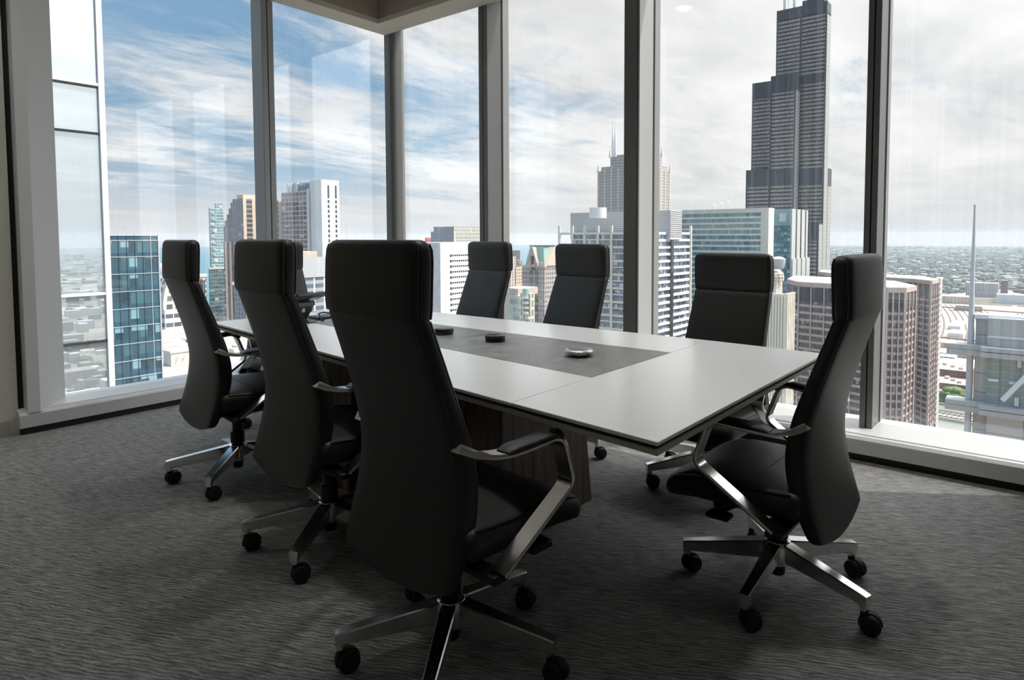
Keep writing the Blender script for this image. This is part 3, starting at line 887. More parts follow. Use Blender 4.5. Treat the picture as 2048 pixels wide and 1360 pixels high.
# ---- neighbouring wing of our own building: mirror-glass bays with white trims
def mirror_mat():
    m, t = mat('mirror_glass')
    g_ = t.add('ShaderNodeBsdfGlossy', {'Color': (0.74, 0.84, 0.87), 'Roughness': 0.01})
    d_ = t.add('ShaderNodeBsdfDiffuse', {'Color': (0.55, 0.57, 0.58)})
    t.add('ShaderNodeOutputMaterial', {'Surface': t.add('ShaderNodeMixShader', {0: 0.30, 1: g_, 2: d_})})
    return m
MIRROR = mirror_mat()
wg = thing('glass_wing', 'glazed wing of the same building seen through the far-left window edge', 'building', (3.745, 11.5, 0))
MB().box((-8, 0.06, -30), (0.0, 5, 12)).build('walls', MIRROR, wg, smooth=False)
for z0, z1 in ((3.55, 7.42), (2.81, 3.51), (-0.385, 2.77), (-4.3, -0.425), (-12, -4.34)):
    zz = [(z0, z1)] if z0 != -0.385 else [(-0.385, 0.30), (0.37, 2.77)]
    for a, b in zz:
        MB().box((-3.2, 0.02, a), (-0.035, 0.055, b)).build('glass_panel', MIRROR, wg, smooth=False)
for z, hh, mm in ((3.53, 0.022, STEELP), (3.49, 0.008, GASKET), (2.79, 0.014, GASKET), (0.335, 0.022, STEELP), (-0.405, 0.012, GASKET), (-4.32, 0.02, STEELP)):
    MB().box((-3.2, -0.02, z-hh), (0, 0.06, z+hh)).build('transom', mm, wg, smooth=False)
MB().box((-0.03, -0.03, -30), (0.05, 0.10, 12)).build('corner_trim', STEELP, wg, smooth=False, bevel=0.004)

# ---- dark blue glass tower close on the left
L = lot(164, 170, 316, 471, 145)
fa = facade('blue_glass_curtain_wall', (0.03, 0.05, 0.06), (0.035, 0.09, 0.13), (0.012, 0.035, 0.055), (0.06, 0.15, 0.19), 1.0, 3.3, 0.02, 0.27, 0.28, (0.20, 0.36, 0.42), ior=2.0)
x, y, la, lb, zt = L
ux, uy, _ = sight(218.4, 471); xa = y*ux/uy-x
bay = (lb-xa)/6
fa.node_tree.nodes  # bay width is set on the divider below
for nd in fa.node_tree.nodes:
    if nd.type == 'MATH' and nd.operation == 'DIVIDE' and abs(nd.inputs[1].default_value-1.0) < 1e-6: nd.inputs[1].default_value = bay/1.0
t1, la, lb = bldg('glass_tower', 'dark blue glass tower at the left, left of the far-left chair', L, fa)
for i in range(-1, 7):
    xx = xa+bay*i
    MB().box((xx-0.03, -0.10, -70), (xx+0.03, 0.02, 0.15)).build('mullion', STEELP if i == 5 else DKMET, t1, smooth=False)
zl = [hz(267, py, 145)-zt for py in (471, 481, 514, 548.6, 584, 618.8, 654.5, 690, 724.7, 758)]
for z in zl+[zl[-1]-3.35*i for i in range(1, 6)]:
    MB().box((0, -0.12, z-0.06), (lb, 0.02, z+0.06)).build('floor_line', GREYMET, t1, smooth=False)
MB().box((lb-0.12, -0.2, -70), (lb+0.1, 0.1, 0.2)).build('corner_trim', GREYMET, t1, smooth=False)

# ---- teal residential tower and the low block in front of it
teal = facade('teal_balcony_glass', (0.30, 0.36, 0.36), (0.40, 0.47, 0.46), (0.03, 0.09, 0.10), (0.14, 0.27, 0.28), 3.2, 3.1, 0.12, 0.22, 0.2, (0.5, 0.55, 0.52))
t2, la, lb = bldg('apartment_tower', 'slim teal glass apartment tower standing before the lake', lot(417, 420, 447, 416, 760), teal)
zz = hz(437, 407, 760)-hz(420, 416, 760)
MB().box((lb*0.45, 0, 0), (lb*0.98, la, zz)).build('upper_tier', teal, t2, smooth=False)
for i in range(18):
    MB().box((lb*0.08, -1.2, -6-6.2*i), (lb*0.30, 0, -5.0-6.2*i)).build('balcony', CONC, t2, smooth=False)
dk = facade('dark_green_glass', (0.10, 0.14, 0.14), (0.16, 0.20, 0.20), (0.02, 0.05, 0.055), (0.09, 0.15, 0.15), 3.5, 3.4, 0.15, 0.3, 0.2)
t, la, lb = bldg('apartment_block', 'dark green glass block at the foot of the slim teal tower', lot(417, 419, 449, 539, 620), dk)
MB().box((-0.5, -0.5, 0), (lb+0.5, la+0.5, 1.5)).build('parapet', CONC, t, smooth=False)

# ---- stepped grey tower with a tan sunlit side, behind the left mullion
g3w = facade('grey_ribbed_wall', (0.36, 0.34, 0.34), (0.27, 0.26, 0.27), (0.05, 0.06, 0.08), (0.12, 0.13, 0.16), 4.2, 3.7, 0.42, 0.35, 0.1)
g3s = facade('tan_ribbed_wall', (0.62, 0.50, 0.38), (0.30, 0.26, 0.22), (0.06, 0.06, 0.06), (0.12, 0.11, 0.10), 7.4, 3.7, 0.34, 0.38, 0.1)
L = lot(464.7, 485, 576, 397, 560)
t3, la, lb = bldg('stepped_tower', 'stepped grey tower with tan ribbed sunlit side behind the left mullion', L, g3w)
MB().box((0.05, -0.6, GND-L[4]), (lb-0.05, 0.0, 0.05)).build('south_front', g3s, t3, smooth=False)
zz = hz(488, 391, 560)-L[4]
MB().box((2, 3, 0), (lb*0.62, la*0.8, zz+1.0)).build('penthouse', TANST, t3, smooth=False)
yl = la
for (pl, py) in ((461, 405), (457, 416), (453, 428), (449, 440), (447, 452)):
    ux, uy, _ = sight(pl, py); y1 = L[0]*uy/ux-L[1]
    MB().box((0.0, yl, GND-L[4]), (lb*0.9, y1, hz(pl, py, 570)-L[4])).build('setback', g3w, t3, smooth=False)
    yl = y1
dk3 = facade('brown_striped_wall', (0.23, 0.19, 0.17), (0.05, 0.045, 0.045), (0.03, 0.03, 0.035), (0.08, 0.07, 0.07), 3.0, 3.6, 0.45, 0.3, 0.1)
bldg('striped_tower', 'dark brown striped tower before the stepped grey tower', lot(447, 449, 466, 484, 470), dk3)

# ---- white bank tower with its sign
w4 = facade('grey_window_wall', (0.55, 0.54, 0.53), (0.50, 0.49, 0.48), (0.06, 0.055, 0.055), (0.16, 0.15, 0.15), 5.2, 3.75, 0.12, 0.20, 0.15)
L = lot(562, 643, 677, 359, 520)
t4, la, lb = bldg('white_tower', 'tall white tower with grey window wall and roof sign, left of the corner post', (L[0], L[1], la if False else L[2], L[3], L[4]-7.5), w4)
MB().box((-0.6, -0.5, GND-L[4]), (lb+0.0, 14, 7.5)).build('white_end', WHITEST, t4, smooth=False)
MB().box((4, 12, 0), (lb-2, la*0.985, 7.0)).build('roof_band', GREYMET, t4, smooth=False)
for f in (0.93, 0.86, 0.70, 0.34, 0.20):
    MB().box((3.0, la*f-1.4, -0.4), (4.2, la*f+1.4, 7.2)).build('roof_pier', WHITEST, t4, smooth=False)
for f in (0.30,):
    MB().box((-1.4, la*f-1.0, -150), (0.2, la*f+1.0, 1.2)).build('pier', WHITEST, t4, smooth=False)
for i in range(36):
    for fx in (0.36, 0.80):
        h_ = 2.4 if i > 1 else 4.6
        MB().box((lb*fx-0.8, -0.56, 3.5-3.75*i-h_), (lb*fx+0.8, 0.1, 3.5-3.75*i)).build('window', DKGL, t4, smooth=False)
txt = bpy.data.curves.new('sign_letters', 'FONT'); txt.body = 'CHASE'; txt.size = 7.2; txt.extrude = 0.25; txt.align_x = 'CENTER'
so_ = bpy.data.objects.new('sign_letters', txt); COL.objects.link(so_); so_.parent = t4
BLUEGREY = plain('blue_grey_sign', (0.20, 0.27, 0.36), 0.4); txt.materials.append(BLUEGREY)
so_.rotation_euler = (radians(90), 0, radians(-90)); so_.location = (3.4, la*0.545, 1.2)
me_ = bpy.data.meshes.new_from_object(so_); bpy.data.objects.remove(so_)
so_ = bpy.data.objects.new('sign_letters', me_); COL.objects.link(so_); so_.parent = t4
so_.rotation_euler = (radians(90), 0, radians(-90)); so_.location = (3.4, la*0.545, 1.2)
em_ = MB()
for i in range(4):
    a = pi/4+i*pi/2
    em_.prism([(2.5*cos(a-0.62), 2.5*sin(a-0.62)), (2.5*cos(a+0.35), 2.5*sin(a+0.35)), (1.1*cos(a+0.7), 1.1*sin(a+0.7)), (1.1*cos(a-0.5), 1.1*sin(a-0.5))], -0.25, 0.25)
e_ = em_.build('sign_emblem', BLUEGREY, t4, smooth=False, loc=(3.4, la*0.40, 3.6)); e_.rotation_euler = (radians(90), 0, radians(-90))
# ---- office slab with white piers, below the white tower
w5 = facade('blue_grey_pier_wall', (0.62, 0.60, 0.60), (0.34, 0.35, 0.38), (0.05, 0.07, 0.10), (0.13, 0.16, 0.20), 5.6, 3.7, 0.16, 0.45, 0.12)
L = lot(580, 584, 735, 517, 330)
t, la, lb = bldg('pier_office_block', 'grey office block with white piers at the foot of the white tower', L, w5)
MB().box((-0.3, -0.4, -9.5), (lb+0.3, 0.3, 0.4)).build('top_band', GREYMET, t, smooth=False)
MB().box((6, 6, 0), (lb*0.40, 26, 3.0)).build('penthouse', TANST, t, smooth=False)
# ---- cream hotel beside the far-left chair, arched block, low roofs with dish
h6 = facade('cream_window_grid', (0.66, 0.58, 0.48), (0.60, 0.53, 0.45), (0.06, 0.05, 0.05), (0.16, 0.13, 0.11), 2.9, 3.3, 0.40, 0.35, 0.05)
L = lot(372, 375, 412, 555, 430)
t, la, lb = bldg('cream_hotel', 'cream slab building just right of the far-left chair', L, h6)
for i in range(4):
    MB().box((lb*(0.56+0.1*i), -0.3, -11), (lb*(0.62+0.1*i), 0.2, -2)).build('top_opening', DKGL, t, smooth=False)
MB().box((-0.5, -0.5, 0), (lb+0.5, la, 1.6)).build('parapet', CREAM, t, smooth=False)
w7 = facade('white_banded_wall', (0.60, 0.57, 0.53), (0.66, 0.63, 0.58), (0.05, 0.05, 0.06), (0.16, 0.17, 0.18), 3.0, 3.4, 0.12, 0.52, 0.05)
L = lot(300, 329, 380, 620, 285)
t7 = thing('arched_office_block', 'white banded block with arched glass roof left of the far-left chair', 'building', (L[0], L[1], L[4]))
MB().box((0, 0, GND-L[4]), (L[3], 26, 0)).build('walls', w7, t7, smooth=False)
R_ = L[3]
ar = MB(); ri = MB()
pts = [(0+R_-R_*cos(radians(a)), 17*sin(radians(a))) for a in range(0, 100, 9)]
ring = [[(px_, yy, pz_) for px_, pz_ in pts]+[(R_, yy, 0)] for yy in (0.6, 26)]
ar.loft(ring)
ar.build('arched_roof', facade('arched_white_frame', (0.66, 0.62, 0.57), (0.62, 0.58, 0.53), (0.10, 0.11, 0.12), (0.22, 0.23, 0.24), 3.2, 3.2, 0.3, 0.4), t7, smooth=False)
o_ = [[(R_-R_*cos(radians(a))*k_-(0), yy, 17*sin(radians(a))*k_-1.4*(1-k_)) for yy, k_ in ((0.0, 1.05), (0.0, 0.92), (0.9, 0.92), (0.9, 1.05))] for a in range(0, 100, 6)]
MB().loft(o_).build('arch_rim', CREAM, t7, smooth=False)
L = lot(326.5, 341.5, 383, 704, 190)
PLANTW = plain('off_white_panels', (0.55, 0.52, 0.48), 0.8, var=0.05, vscale=0.5)
t = thing('rooftop_plant_room', 'off-white plant room on a low roof left of the far-left chair', 'building', (L[0], L[1], L[4]))
la, lb = L[2], L[3]
MB().box((0, 0, -3.8), (lb, la, 0)).build('walls', PLANTW, t, smooth=False)
MB().box((0.2, 0.2, -6.2), (lb, la, -3.8)).build('louvre_band', GREYMET, t, smooth=False)
MB().box((-0.2, -0.2, -0.4), (lb+0.2, la+0.2, 0.15)).build('parapet', CREAM, t, smooth=False)
for i in range(3):
    MB().tube([(lb*0.25+1.6*i, -0.4, -2.6), (lb*0.25+0.3+1.6*i, -0.5, -1.0)], 0.08, 6).build('bracket', GREYMET, t)
MB().bar((lb*0.45, -0.3, -6), (lb*0.45, -0.3, -0.4), 0.5, 0.2).build('ladder', CREAM, t)
sp = spot(365, 686, 205)
dsp = thing('satellite_dish', 'white satellite dish behind the off-white plant room', 'dish', (sp.x, sp.y, sp.z))
ds = MB().lathe([(0.0, 0.0), (0.6, 0.08), (1.0, 0.28), (1.3, 0.6), (1.25, 0.62), (0.95, 0.34), (0.55, 0.14), (0.0, 0.06)], n=28)
ds.move(Vector((-0.35, -0.85, 0.40)).to_track_quat('Z', 'Y').to_matrix().to_4x4())
ds.build('dish', STEELP, dsp)
MB().tube([(0, 0.1, -6), (0, 0.2, 0)], 0.15, 8).build('mast', GREYMET, dsp)
L = spot(345, 830, 140)
t = thing('low_rise_roof', 'wide grey low roof under the off-white plant room', 'building', (L.x, L.y, L.z))
TANROOF = plain('tan_grey_roof', (0.33, 0.29, 0.26), 0.9, var=0.15, vscale=0.15)
zr_ = hz(345, 742, 185)-L.z
MB().box((-14, -2, GND-L.z), (60, 120, zr_)).build('walls', CONC, t, smooth=False)
MB().box((-13.6, -1.6, zr_), (59.6, 119.6, zr_+0.25)).build('roof', TANROOF, t, smooth=False)
for i in range(5):
    MB().box((30+3.4*i, 50+(i % 2)*5, zr_+0.25), (32.0+3.4*i, 53+(i % 2)*5, zr_+1.8)).build('roof_unit', CREAM, t, smooth=False)

# ---- behind the nearest chair: finned office tower, white federal slab, a red tower
f9a = facade('blue_finned_wall', (0.20, 0.23, 0.27), (0.13, 0.15, 0.18), (0.04, 0.06, 0.09), (0.08, 0.10, 0.14), 2.2, 4.0, 0.30, 0.25, 0.05)
f9b = facade('tan_finned_wall', (0.56, 0.53, 0.44), (0.36, 0.34, 0.28), (0.07, 0.07, 0.07), (0.16, 0.15, 0.13), 2.2, 4.0, 0.45, 0.35, 0.05)
L = lot(861.6, 907, 1012, 463, 700)
t9, la, lb = bldg('finned_office_tower', 'grey office tower with vertical fins left of the first right mullion', L, f9a)
MB().box((0.3, -0.6, -120), (lb, 0, 0)).build('south_front', f9b, t9, smooth=False)
z9 = hz(907, 453, 700)-L[4]
MB().box((2, 2, 0), (lb*0.98, la*0.93, z9)).build('upper_tier', f9a, t9, smooth=False)
MB().box((2.3, 1.4, 0), (lb*0.98, 2, z9)).build('upper_front', f9b, t9, smooth=False)
for i in range(22):
    MB().box((2+i*(lb-4)/22, 1.0, z9), (2.3+i*(lb-4)/22, 1.4, z9+1.8)).build('fin', CREAM, t9, smooth=False)
MB().box((0, -0.8, -120), (1.6, 0.4, 0.6)).build('corner_pier', CREAM, t9, smooth=False)
w10 = plain('white_slab_panels', (0.66, 0.63, 0.585), 0.8, var=0.02)
L = lot(838, 881, 985, 485, 330)
t10, la, lb = bldg('white_slab_building', 'white slab building with narrow dark window bands behind the nearest chair', L, w10)
GREYSL = plain('stained_shaded_concrete', (0.46, 0.46, 0.46), 0.85, var=0.16, vscale=0.12)  # stains, plus the west side's shade painted in as grey
MB().box((-0.3, 0, GND-L[4]), (0, la, -0.2)).build('west_face', GREYSL, t10, smooth=False)
xs0 = (898-881)/(985-881)*lb
for i in range(22):
    z = hz(897, 511, 335)-L[4]-i*(hz(897, 511, 335)-hz(897, 522, 335))
    MB().box((xs0, -0.06, z-0.75), (xs0+1.3, 0.3, z+0.6)).build('stair_window', DKGL, t10, smooth=False)
    b_ = MB()
    for j in range(16):
        b_.box((xs0+1.6+j*1.55, -0.06, z-0.42), (xs0+1.6+j*1.55+1.15, 0.3, z+0.42))
    b_.build('window_band', DKGL, t10, smooth=False)
t, la, lb = bldg('red_tower', 'small patch of red tower beside the finned office tower', lot(850, 853, 862, 477.5, 900), facade('red_wall', (0.55, 0.06, 0.07), (0.5, 0.05, 0.06), (0.3, 0.03, 0.04), (0.4, 0.05, 0.05), 4, 4, 0.3, 0.4))
MB().box((0, 0, 0), (lb, la, 1.5)).build('parapet', REDP, t, smooth=False)

# ---- between the two chairs that face us
bldg('brown_tower', 'dark brown slab before the lake, left of the green gabled roof', lot(1015, 1020, 1040, 501, 1150), facade('brown_glass_wall', (0.12, 0.09, 0.09), (0.09, 0.07, 0.075), (0.05, 0.04, 0.05), (0.10, 0.08, 0.09), 4, 4, 0.2, 0.3))
st = facade('white_striped_wall', (0.70, 0.62, 0.55), (0.45, 0.38, 0.33), (0.08, 0.07, 0.07), (0.2, 0.17, 0.15), 5.0, 3.8, 0.45, 0.4)
t, la, lb = bldg('striped_white_tower', 'narrow white striped tower left of the green gabled roof', lot(1004, 1008, 1032, 514, 900), st)
MB().box((lb*0.15, 2, 0), (lb*0.6, la*0.8, 4)).build('crown', CREAM, t, smooth=False)
MB().tube([(lb*0.55, 4, 4), (lb*0.55, 4, 16)], 0.4, 6).build('mast', STEELP, t)
bldg('tan_tower', 'tan stone tower between the striped tower and the gabled tower', lot(1030, 1032, 1050, 535, 720), facade('tan_grid', (0.62, 0.47, 0.34), (0.55, 0.42, 0.31), (0.12, 0.09, 0.07), (0.25, 0.19, 0.15), 3.4, 3.7, 0.42, 0.42))
p12 = facade('pinkish_stone_windows', (0.46, 0.37, 0.33), (0.43, 0.345, 0.31), (0.07, 0.07, 0.08), (0.17, 0.16, 0.17), 3.1, 3.9, 0.34, 0.42, 0.05)
L = lot(1044, 1089, 1125, 532, 540)
t12, la, lb = bldg('gabled_tower', 'pink stone tower with green gabled roof between the chairs that face us', L, p12)
for f0, f1 in ((0.30, 0.62),):
    MB().box((-1.2, la*f0, GND-L[4]), (0, la*f1, -4)).build('bay', facade('dark_bay_windows', (0.40, 0.34, 0.31), (0.30, 0.27, 0.26), (0.05, 0.06, 0.07), (0.13, 0.14, 0.15), 5.5, 7.8, 0.22, 0.25), t12, smooth=False)
z1 = hz(1067, 493, 540)-L[4]
MB().prism([(2, 2), (lb-2, 2), (lb-2, la-2), (2, la-2)], 0, z1, [(5, 5), (lb-5, 5), (lb-5, la-5), (5, la-5)]).build('copper_roof', COPPER, t12, smooth=False)
for (ya, yb) in ((la*0.30, la*0.70),):
    ym = (ya+yb)/2
    MB().raw([(-0.8, ya, 0), (-0.8, yb, 0), (-0.8, yb, z1*0.15), (-0.8, ym, z1*0.96), (-0.8, ya, z1*0.15), (8, ya, 0), (8, yb, 0), (8, yb, z1*0.15), (8, ym, z1*0.96), (8, ya, z1*0.15)],
             [(0, 1, 2, 3, 4), (5, 9, 8, 7, 6), (0, 4, 9, 5), (1, 6, 7, 2), (2, 7, 8, 3), (4, 3, 8, 9)]).build('gable', PINKST, t12, smooth=False)
    MB().bar((-1.1, ya, z1*0.15), (-1.1, ym, z1), 1.0, 1.0).bar((-1.1, yb, z1*0.15), (-1.1, ym, z1), 1.0, 1.0).build('gable_trim', TANST, t12, smooth=False)
    MB().box((-0.95, ym-1.6, -3), (-0.6, ym+1.6, z1*0.5)).build('gable_window', DKGL, t12, smooth=False)
xm = lb/2
MB().raw([(2, -0.8, 0), (lb-2, -0.8, 0), (lb-2, -0.8, z1*0.15), (xm, -0.8, z1*0.96), (2, -0.8, z1*0.15), (2, 8, 0), (lb-2, 8, 0), (lb-2, 8, z1*0.15), (xm, 8, z1*0.96), (2, 8, z1*0.15)],
         [(4, 3, 2, 1, 0), (5, 6, 7, 8, 9), (0, 5, 9, 4), (1, 2, 7, 6), (2, 3, 8, 7), (4, 9, 8, 3)]).build('gable', TANST, t12, smooth=False)
for xx, yy in ((0, 0), (0, la), (lb, 0), (0, la*0.48)):
    MB().prism([(xx-1.3, yy-1.3), (xx+1.3, yy-1.3), (xx+1.3, yy+1.3), (xx-1.3, yy+1.3)], -1, 5, [(xx-0.3, yy-0.3), (xx+0.3, yy-0.3), (xx+0.3, yy+0.3), (xx-0.3, yy+0.3)]).build('pinnacle', TANST, t12, smooth=False)
MB().box((5, 4, z1), (lb-5, la-4, z1+0.8)).build('ridge_rail', DKMET, t12, smooth=False)
g13 = facade('green_glass_bands', (0.36, 0.44, 0.40), (0.42, 0.52, 0.46), (0.10, 0.17, 0.16), (0.45, 0.50, 0.46), 1.5, 3.8, 0.14, 0.45, 0.3, (0.6, 0.6, 0.55))
L = lot(990, 1040, 1046, 592, 300)
t13, la, lb = bldg('green_glass_block', 'pale green glass block right of the first chair that faces us', L, g13)
MB().box((1, 2, 0), (16, la-2, 3.2)).build('plant_screen', PINKST, t13, smooth=False)
L2 = spot(1052, 577, 292)
tt_ = thing('turret_block', 'tan stepped block with round green turret under the gabled tower', 'building', (L2.x, L2.y, L2.z))
MB().lathe([(0.0, 0), (1.6, 0), (1.6, -3.6), (0.0, -3.6)], n=24).build('turret', COPPER, tt_)
for i in range(4):
    MB().lathe([(1.4, -3.6-i*2.3), (1.75, -3.6-i*2.3), (1.75, -4.5-i*2.3), (1.4, -4.5-i*2.3)], n=24).build('turret_ring', CREAM, tt_)
MB().lathe([(0.0, -3.5), (1.45, -3.5), (1.45, -14), (0.0, -14)], n=24).build('turret_glass', TEALGL, tt_)
tang = facade('tan_frame_green_glass', (0.66, 0.54, 0.42), (0.62, 0.50, 0.39), (0.08, 0.12, 0.10), (0.20, 0.26, 0.22), 2.2, 4.2, 0.30, 0.26, 0.1)
MB().box((-0.2, 0.6, GND-L2.z), (3.5, 3.2, -2.2)).build('back_tier', tang, tt_, smooth=False)
MB().box((0.0, -2.6, GND-L2.z), (3.0, 0.6, -2.4)).build('side_tier', tang, tt_, smooth=False)
MB().box((-1.4, -2.4, GND-L2.z), (2.5, 0.6, -11.5)).build('front_tier', tang, tt_, smooth=False)
MB().box((-3.0, -4.2, GND-L2.z), (2.2, 2.0, -15.5)).build('low_tier', tang, tt_, smooth=False)

# ---- frame-fronted office tower in the middle
L = lot(1117.5, 1309, 1381, 464, 350)
blg = facade('blue_ribbon_windows', (0.10, 0.12, 0.16), (0.10, 0.12, 0.16), (0.02, 0.035, 0.06), (0.16, 0.22, 0.30), 1.5, 4.0, 0.06, 0.10, 0.22, (0.45, 0.5, 0.52), ior=2.0)
ux, uy, _ = sight(1144, 470); la14 = L[0]*uy/ux-L[1]
t14, _, lb = bldg('frame_office_tower', 'office tower with cream frame and blue ribbon windows behind the middle mullion', (L[0]+0.9, L[1]+0.9, la14, L[3], L[4]), blg)
la = L[2]
fl = (hz(1309, 473, 350)-hz(1309, 487.4, 350))
for i in range(24):
    z = -fl*i
    m_ = CREAM if i % 2 == 0 else WHITEST
    hh = 1.25 if i % 2 == 0 else 0.55
    MB().box((-0.55, 0.0, z-hh), (0.25, la*0.985 if i in (0, 8, 16) else la14, z)).build('spandrel', m_, t14, smooth=False)
    # the south front: three shallow facets, white bands
    q = [(0.0, -0.4), (lb*0.36, -0.9), (lb*0.72, -1.5), (lb-0.9, -0.9), (lb-0.9, 0.3), (0.0, 0.3)]
    MB().prism(q, z-1.35, z).build('spandrel', WHITEST, t14, smooth=False)
for px_ in (1117.8, 1144, 1168, 1195, 1222, 1250, 1279, 1308):
    ux, uy, _ = sight(px_, 470); yy = L[0]*uy/ux-L[1]
    MB().box((-0.95, yy-1.7, GND-L[4]), (-0.1, yy-0.3, 4.0)).build('column', CREAM, t14, smooth=False)
for fx in (0.03, 0.985):
    MB().box((lb*fx-0.8, -1.6, GND-L[4]), (lb*fx+0.5, -0.5, 4.0)).build('column', CREAM, t14, smooth=False)
MB().box((lb*0.40, -1.5, GND-L[4]), (lb*0.47, 0, -0.3)).build('glass_shaft', DKGL, t14, smooth=False)
LV = plain('grey_louvre', (0.60, 0.60, 0.595), 0.55)
LVD = plain('dark_louvre_joint', (0.30, 0.30, 0.30), 0.6)
x0_, y0_ = L[0], L[1]
L2 = lot(1141, 1341, 1364, 420, 362)
pl_ = MB().box((L2[0]-x0_-0.9, L2[1]-y0_-0.9, -4), (L2[0]+L2[3]-x0_-0.9, L2[1]+L2[2]-y0_-0.9, L2[4]-L[4])).build('plant_block', LV, t14, smooth=False)
for i in range(13):
    z = L2[4]-L[4]-0.6-1.15*i
    MB().box((L2[0]-x0_-1.2, L2[1]-y0_-1.2, z-0.14), (L2[0]+L2[3]-x0_-0.9, L2[1]+L2[2]-y0_-0.9, z+0.14)).build('louvre', LVD, pl_, smooth=False)
s_ = spot(1196, 415.5, 372)
MB().lathe([(0.0, -6), (4.9, -6), (4.9, 0), (0.0, 0)], (s_.x-x0_-0.9, s_.y-y0_-0.9, s_.z-L[4]), n=32).build('roof_drum', STEELP, t14)

# ---- granite tower with four spires behind the middle mullion
g15 = facade('grey_granite_windows', (0.47, 0.42, 0.38), (0.42, 0.375, 0.34), (0.07, 0.06, 0.06), (0.15, 0.13, 0.12), 2.6, 3.9, 0.48, 0.42, 0.05)
L = lot(1196.5, 1296, 1340, 335, 830)
t15, la, lb = bldg('spired_tower', 'granite skyscraper with slim twin spires on either side of the middle mullion', L, g15)
zA = hz(1200, 333, 840)-L[4]; zB = hz(1230, 306, 830)-L[4]
MB().box((3, 3, 0), (lb-3, la-3, zA+2)).build('tier', g15, t15, smooth=False)
MB().box((4, la*0.20, 0), (lb-4, la*0.78, zB)).build('tier', g15, t15, smooth=False)
MB().box((lb*0.2, 2, 0), (lb*0.68, la*0.8, zB+2)).build('tier', g15, t15, smooth=False)
for yy in [la*f for f in (0.0, 0.14, 0.3, 0.44, 0.58, 0.72, 0.86, 1.0)]:
    MB().box((-0.7, yy-0.9, GND-L[4]), (0, yy+0.9, 1.5)).build('pier', PINKST if 0 else CREAM, t15, smooth=False)
for xx in [lb*f for f in (0.02, 0.22, 0.44, 0.56, 0.76, 0.98)]:
    MB().box((xx-0.9, -0.7, GND-L[4]), (xx+0.9, 0, 1.5)).build('pier', CREAM, t15, smooth=False)
for xx, yy, z_ in ((0, la, 0), (0, 0, 0), (lb, 0, 0), (3.5, la*0.78, zB), (3.5, la*0.2, zB), (lb*0.2, 2, zB+2), (lb*0.68, 2, zB+2), (lb, la*0.4, 0)):
    MB().prism([(xx-1.4, yy-1.4), (xx+1.4, yy-1.4), (xx+1.4, yy+1.4), (xx-1.4, yy+1.4)], z_-2, z_+8, [(xx-0.5, yy-0.5), (xx+0.5, yy-0.5), (xx+0.5, yy+0.5), (xx-0.5, yy+0.5)]).build('pinnacle', CREAM, t15, smooth=False)
for px_, py_ in ((1225.8, 238), (1231, 240), (1307.6, 228), (1313, 232)):
    s_ = spot(px_, py_, 840)
    a = Vector((s_.x-L[0], s_.y-L[1], 0)); zt_ = s_.z-L[4]
    MB().tube([(a.x, a.y, zB-4), (a.x, a.y, zB+22), (a.x, a.y, zB+23), (a.x, a.y, zt_-14), (a.x, a.y, zt_-13), (a.x, a.y, zt_)], [1.5, 1.4, 0.95, 0.8, 0.35, 0.2], 8).build('spire', STEELP, t15)

# ---- teal banded slab, ribbed grey tower
te = facade('teal_ribbon_windows', (0.12, 0.24, 0.25), (0.12, 0.24, 0.25), (0.035, 0.11, 0.125), (0.13, 0.32, 0.33), 1.55, 3.9, 0.10, 0.02, 0.1, (0.2, 0.42, 0.42), ior=2.0)
L = lot(1362, 1537, 1547, 420, 430)
t16, la, lb = bldg('teal_office_slab', 'wide office slab with teal ribbon windows left of the black stepped skyscraper', L, te)
fl = hz(1537, 473, 430)-hz(1537, 484.7, 430)
for i in range(26):
    z = -fl*i
    MB().box((-0.4, 0, z-(fl*0.36 if i else fl*0.38)), (lb, la, z+0.02)).build('spandrel', CREAM, t16, smooth=False)
MB().box((-0.7, -0.4, GND-L[4]), (lb, 4.5, 1.2)).build('end_pier', CREAM, t16, smooth=False)
MB().box((-0.5, -0.5, 0), (lb+0.5, la, 1.4)).build('parapet', CREAM, t16, smooth=False)
for i in range(3):
    MB().tube([(5, la*0.45+i*5, 1), (5, la*0.45+i*5, 6-i), (5, la*0.45+i*5+2, 7-i)], 0.25, 6).build('roof_davit', STEELP, t16)
L = lot(1546, 1582, 1614, 418, 500)
gl17 = facade('teal_curtain_wall', (0.10, 0.17, 0.19), (0.09, 0.16, 0.18), (0.03, 0.09, 0.11), (0.22, 0.42, 0.46), 2.4, 3.9, 0.12, 0.35, 0.2, (0.4, 0.6, 0.62), ior=2.0)
t17, la, lb = bldg('ribbed_tower', 'teal glass tower with grey ribbed side before the black stepped skyscraper', L, gl17)
rb = facade('grey_ribbed_panels', (0.46, 0.465, 0.44), (0.40, 0.405, 0.385), (0.40, 0.405, 0.385), (0.43, 0.435, 0.415), 1.1, 3.9, 0.5, 0.12, 0.0, rough=0.7, ior=1.3)
MB().box((0.2, -0.8, GND-L[4]), (lb+0.3, 0.2, 0.2)).build('ribbed_front', rb, t17, smooth=False)
for i in range(4):
    xx = lb*(0.02+0.29*i)
    MB().box((xx, -1.6, GND-L[4]), (xx+lb*0.22, -0.8, -36 if i < 4 else 0)).build('rib', rb, t17, smooth=False)
    MB().box((xx+lb*0.22, -1.3, -36), (xx+lb*0.255, -0.7, 0.0)).build('groove', DKGL, t17, smooth=False)
MB().box((-0.6, 0, -12), (0.0, la, 0)).build('lantern', plain('pale_green_glass', (0.25, 0.40, 0.38), 0.1, spec=0.8), t17, smooth=False)
MB().box((-0.8, la*0.25, -9), (-0.5, la*0.62, -3)).build('white_panel', STEELP, t17, smooth=False)  # plain white panel on the west face

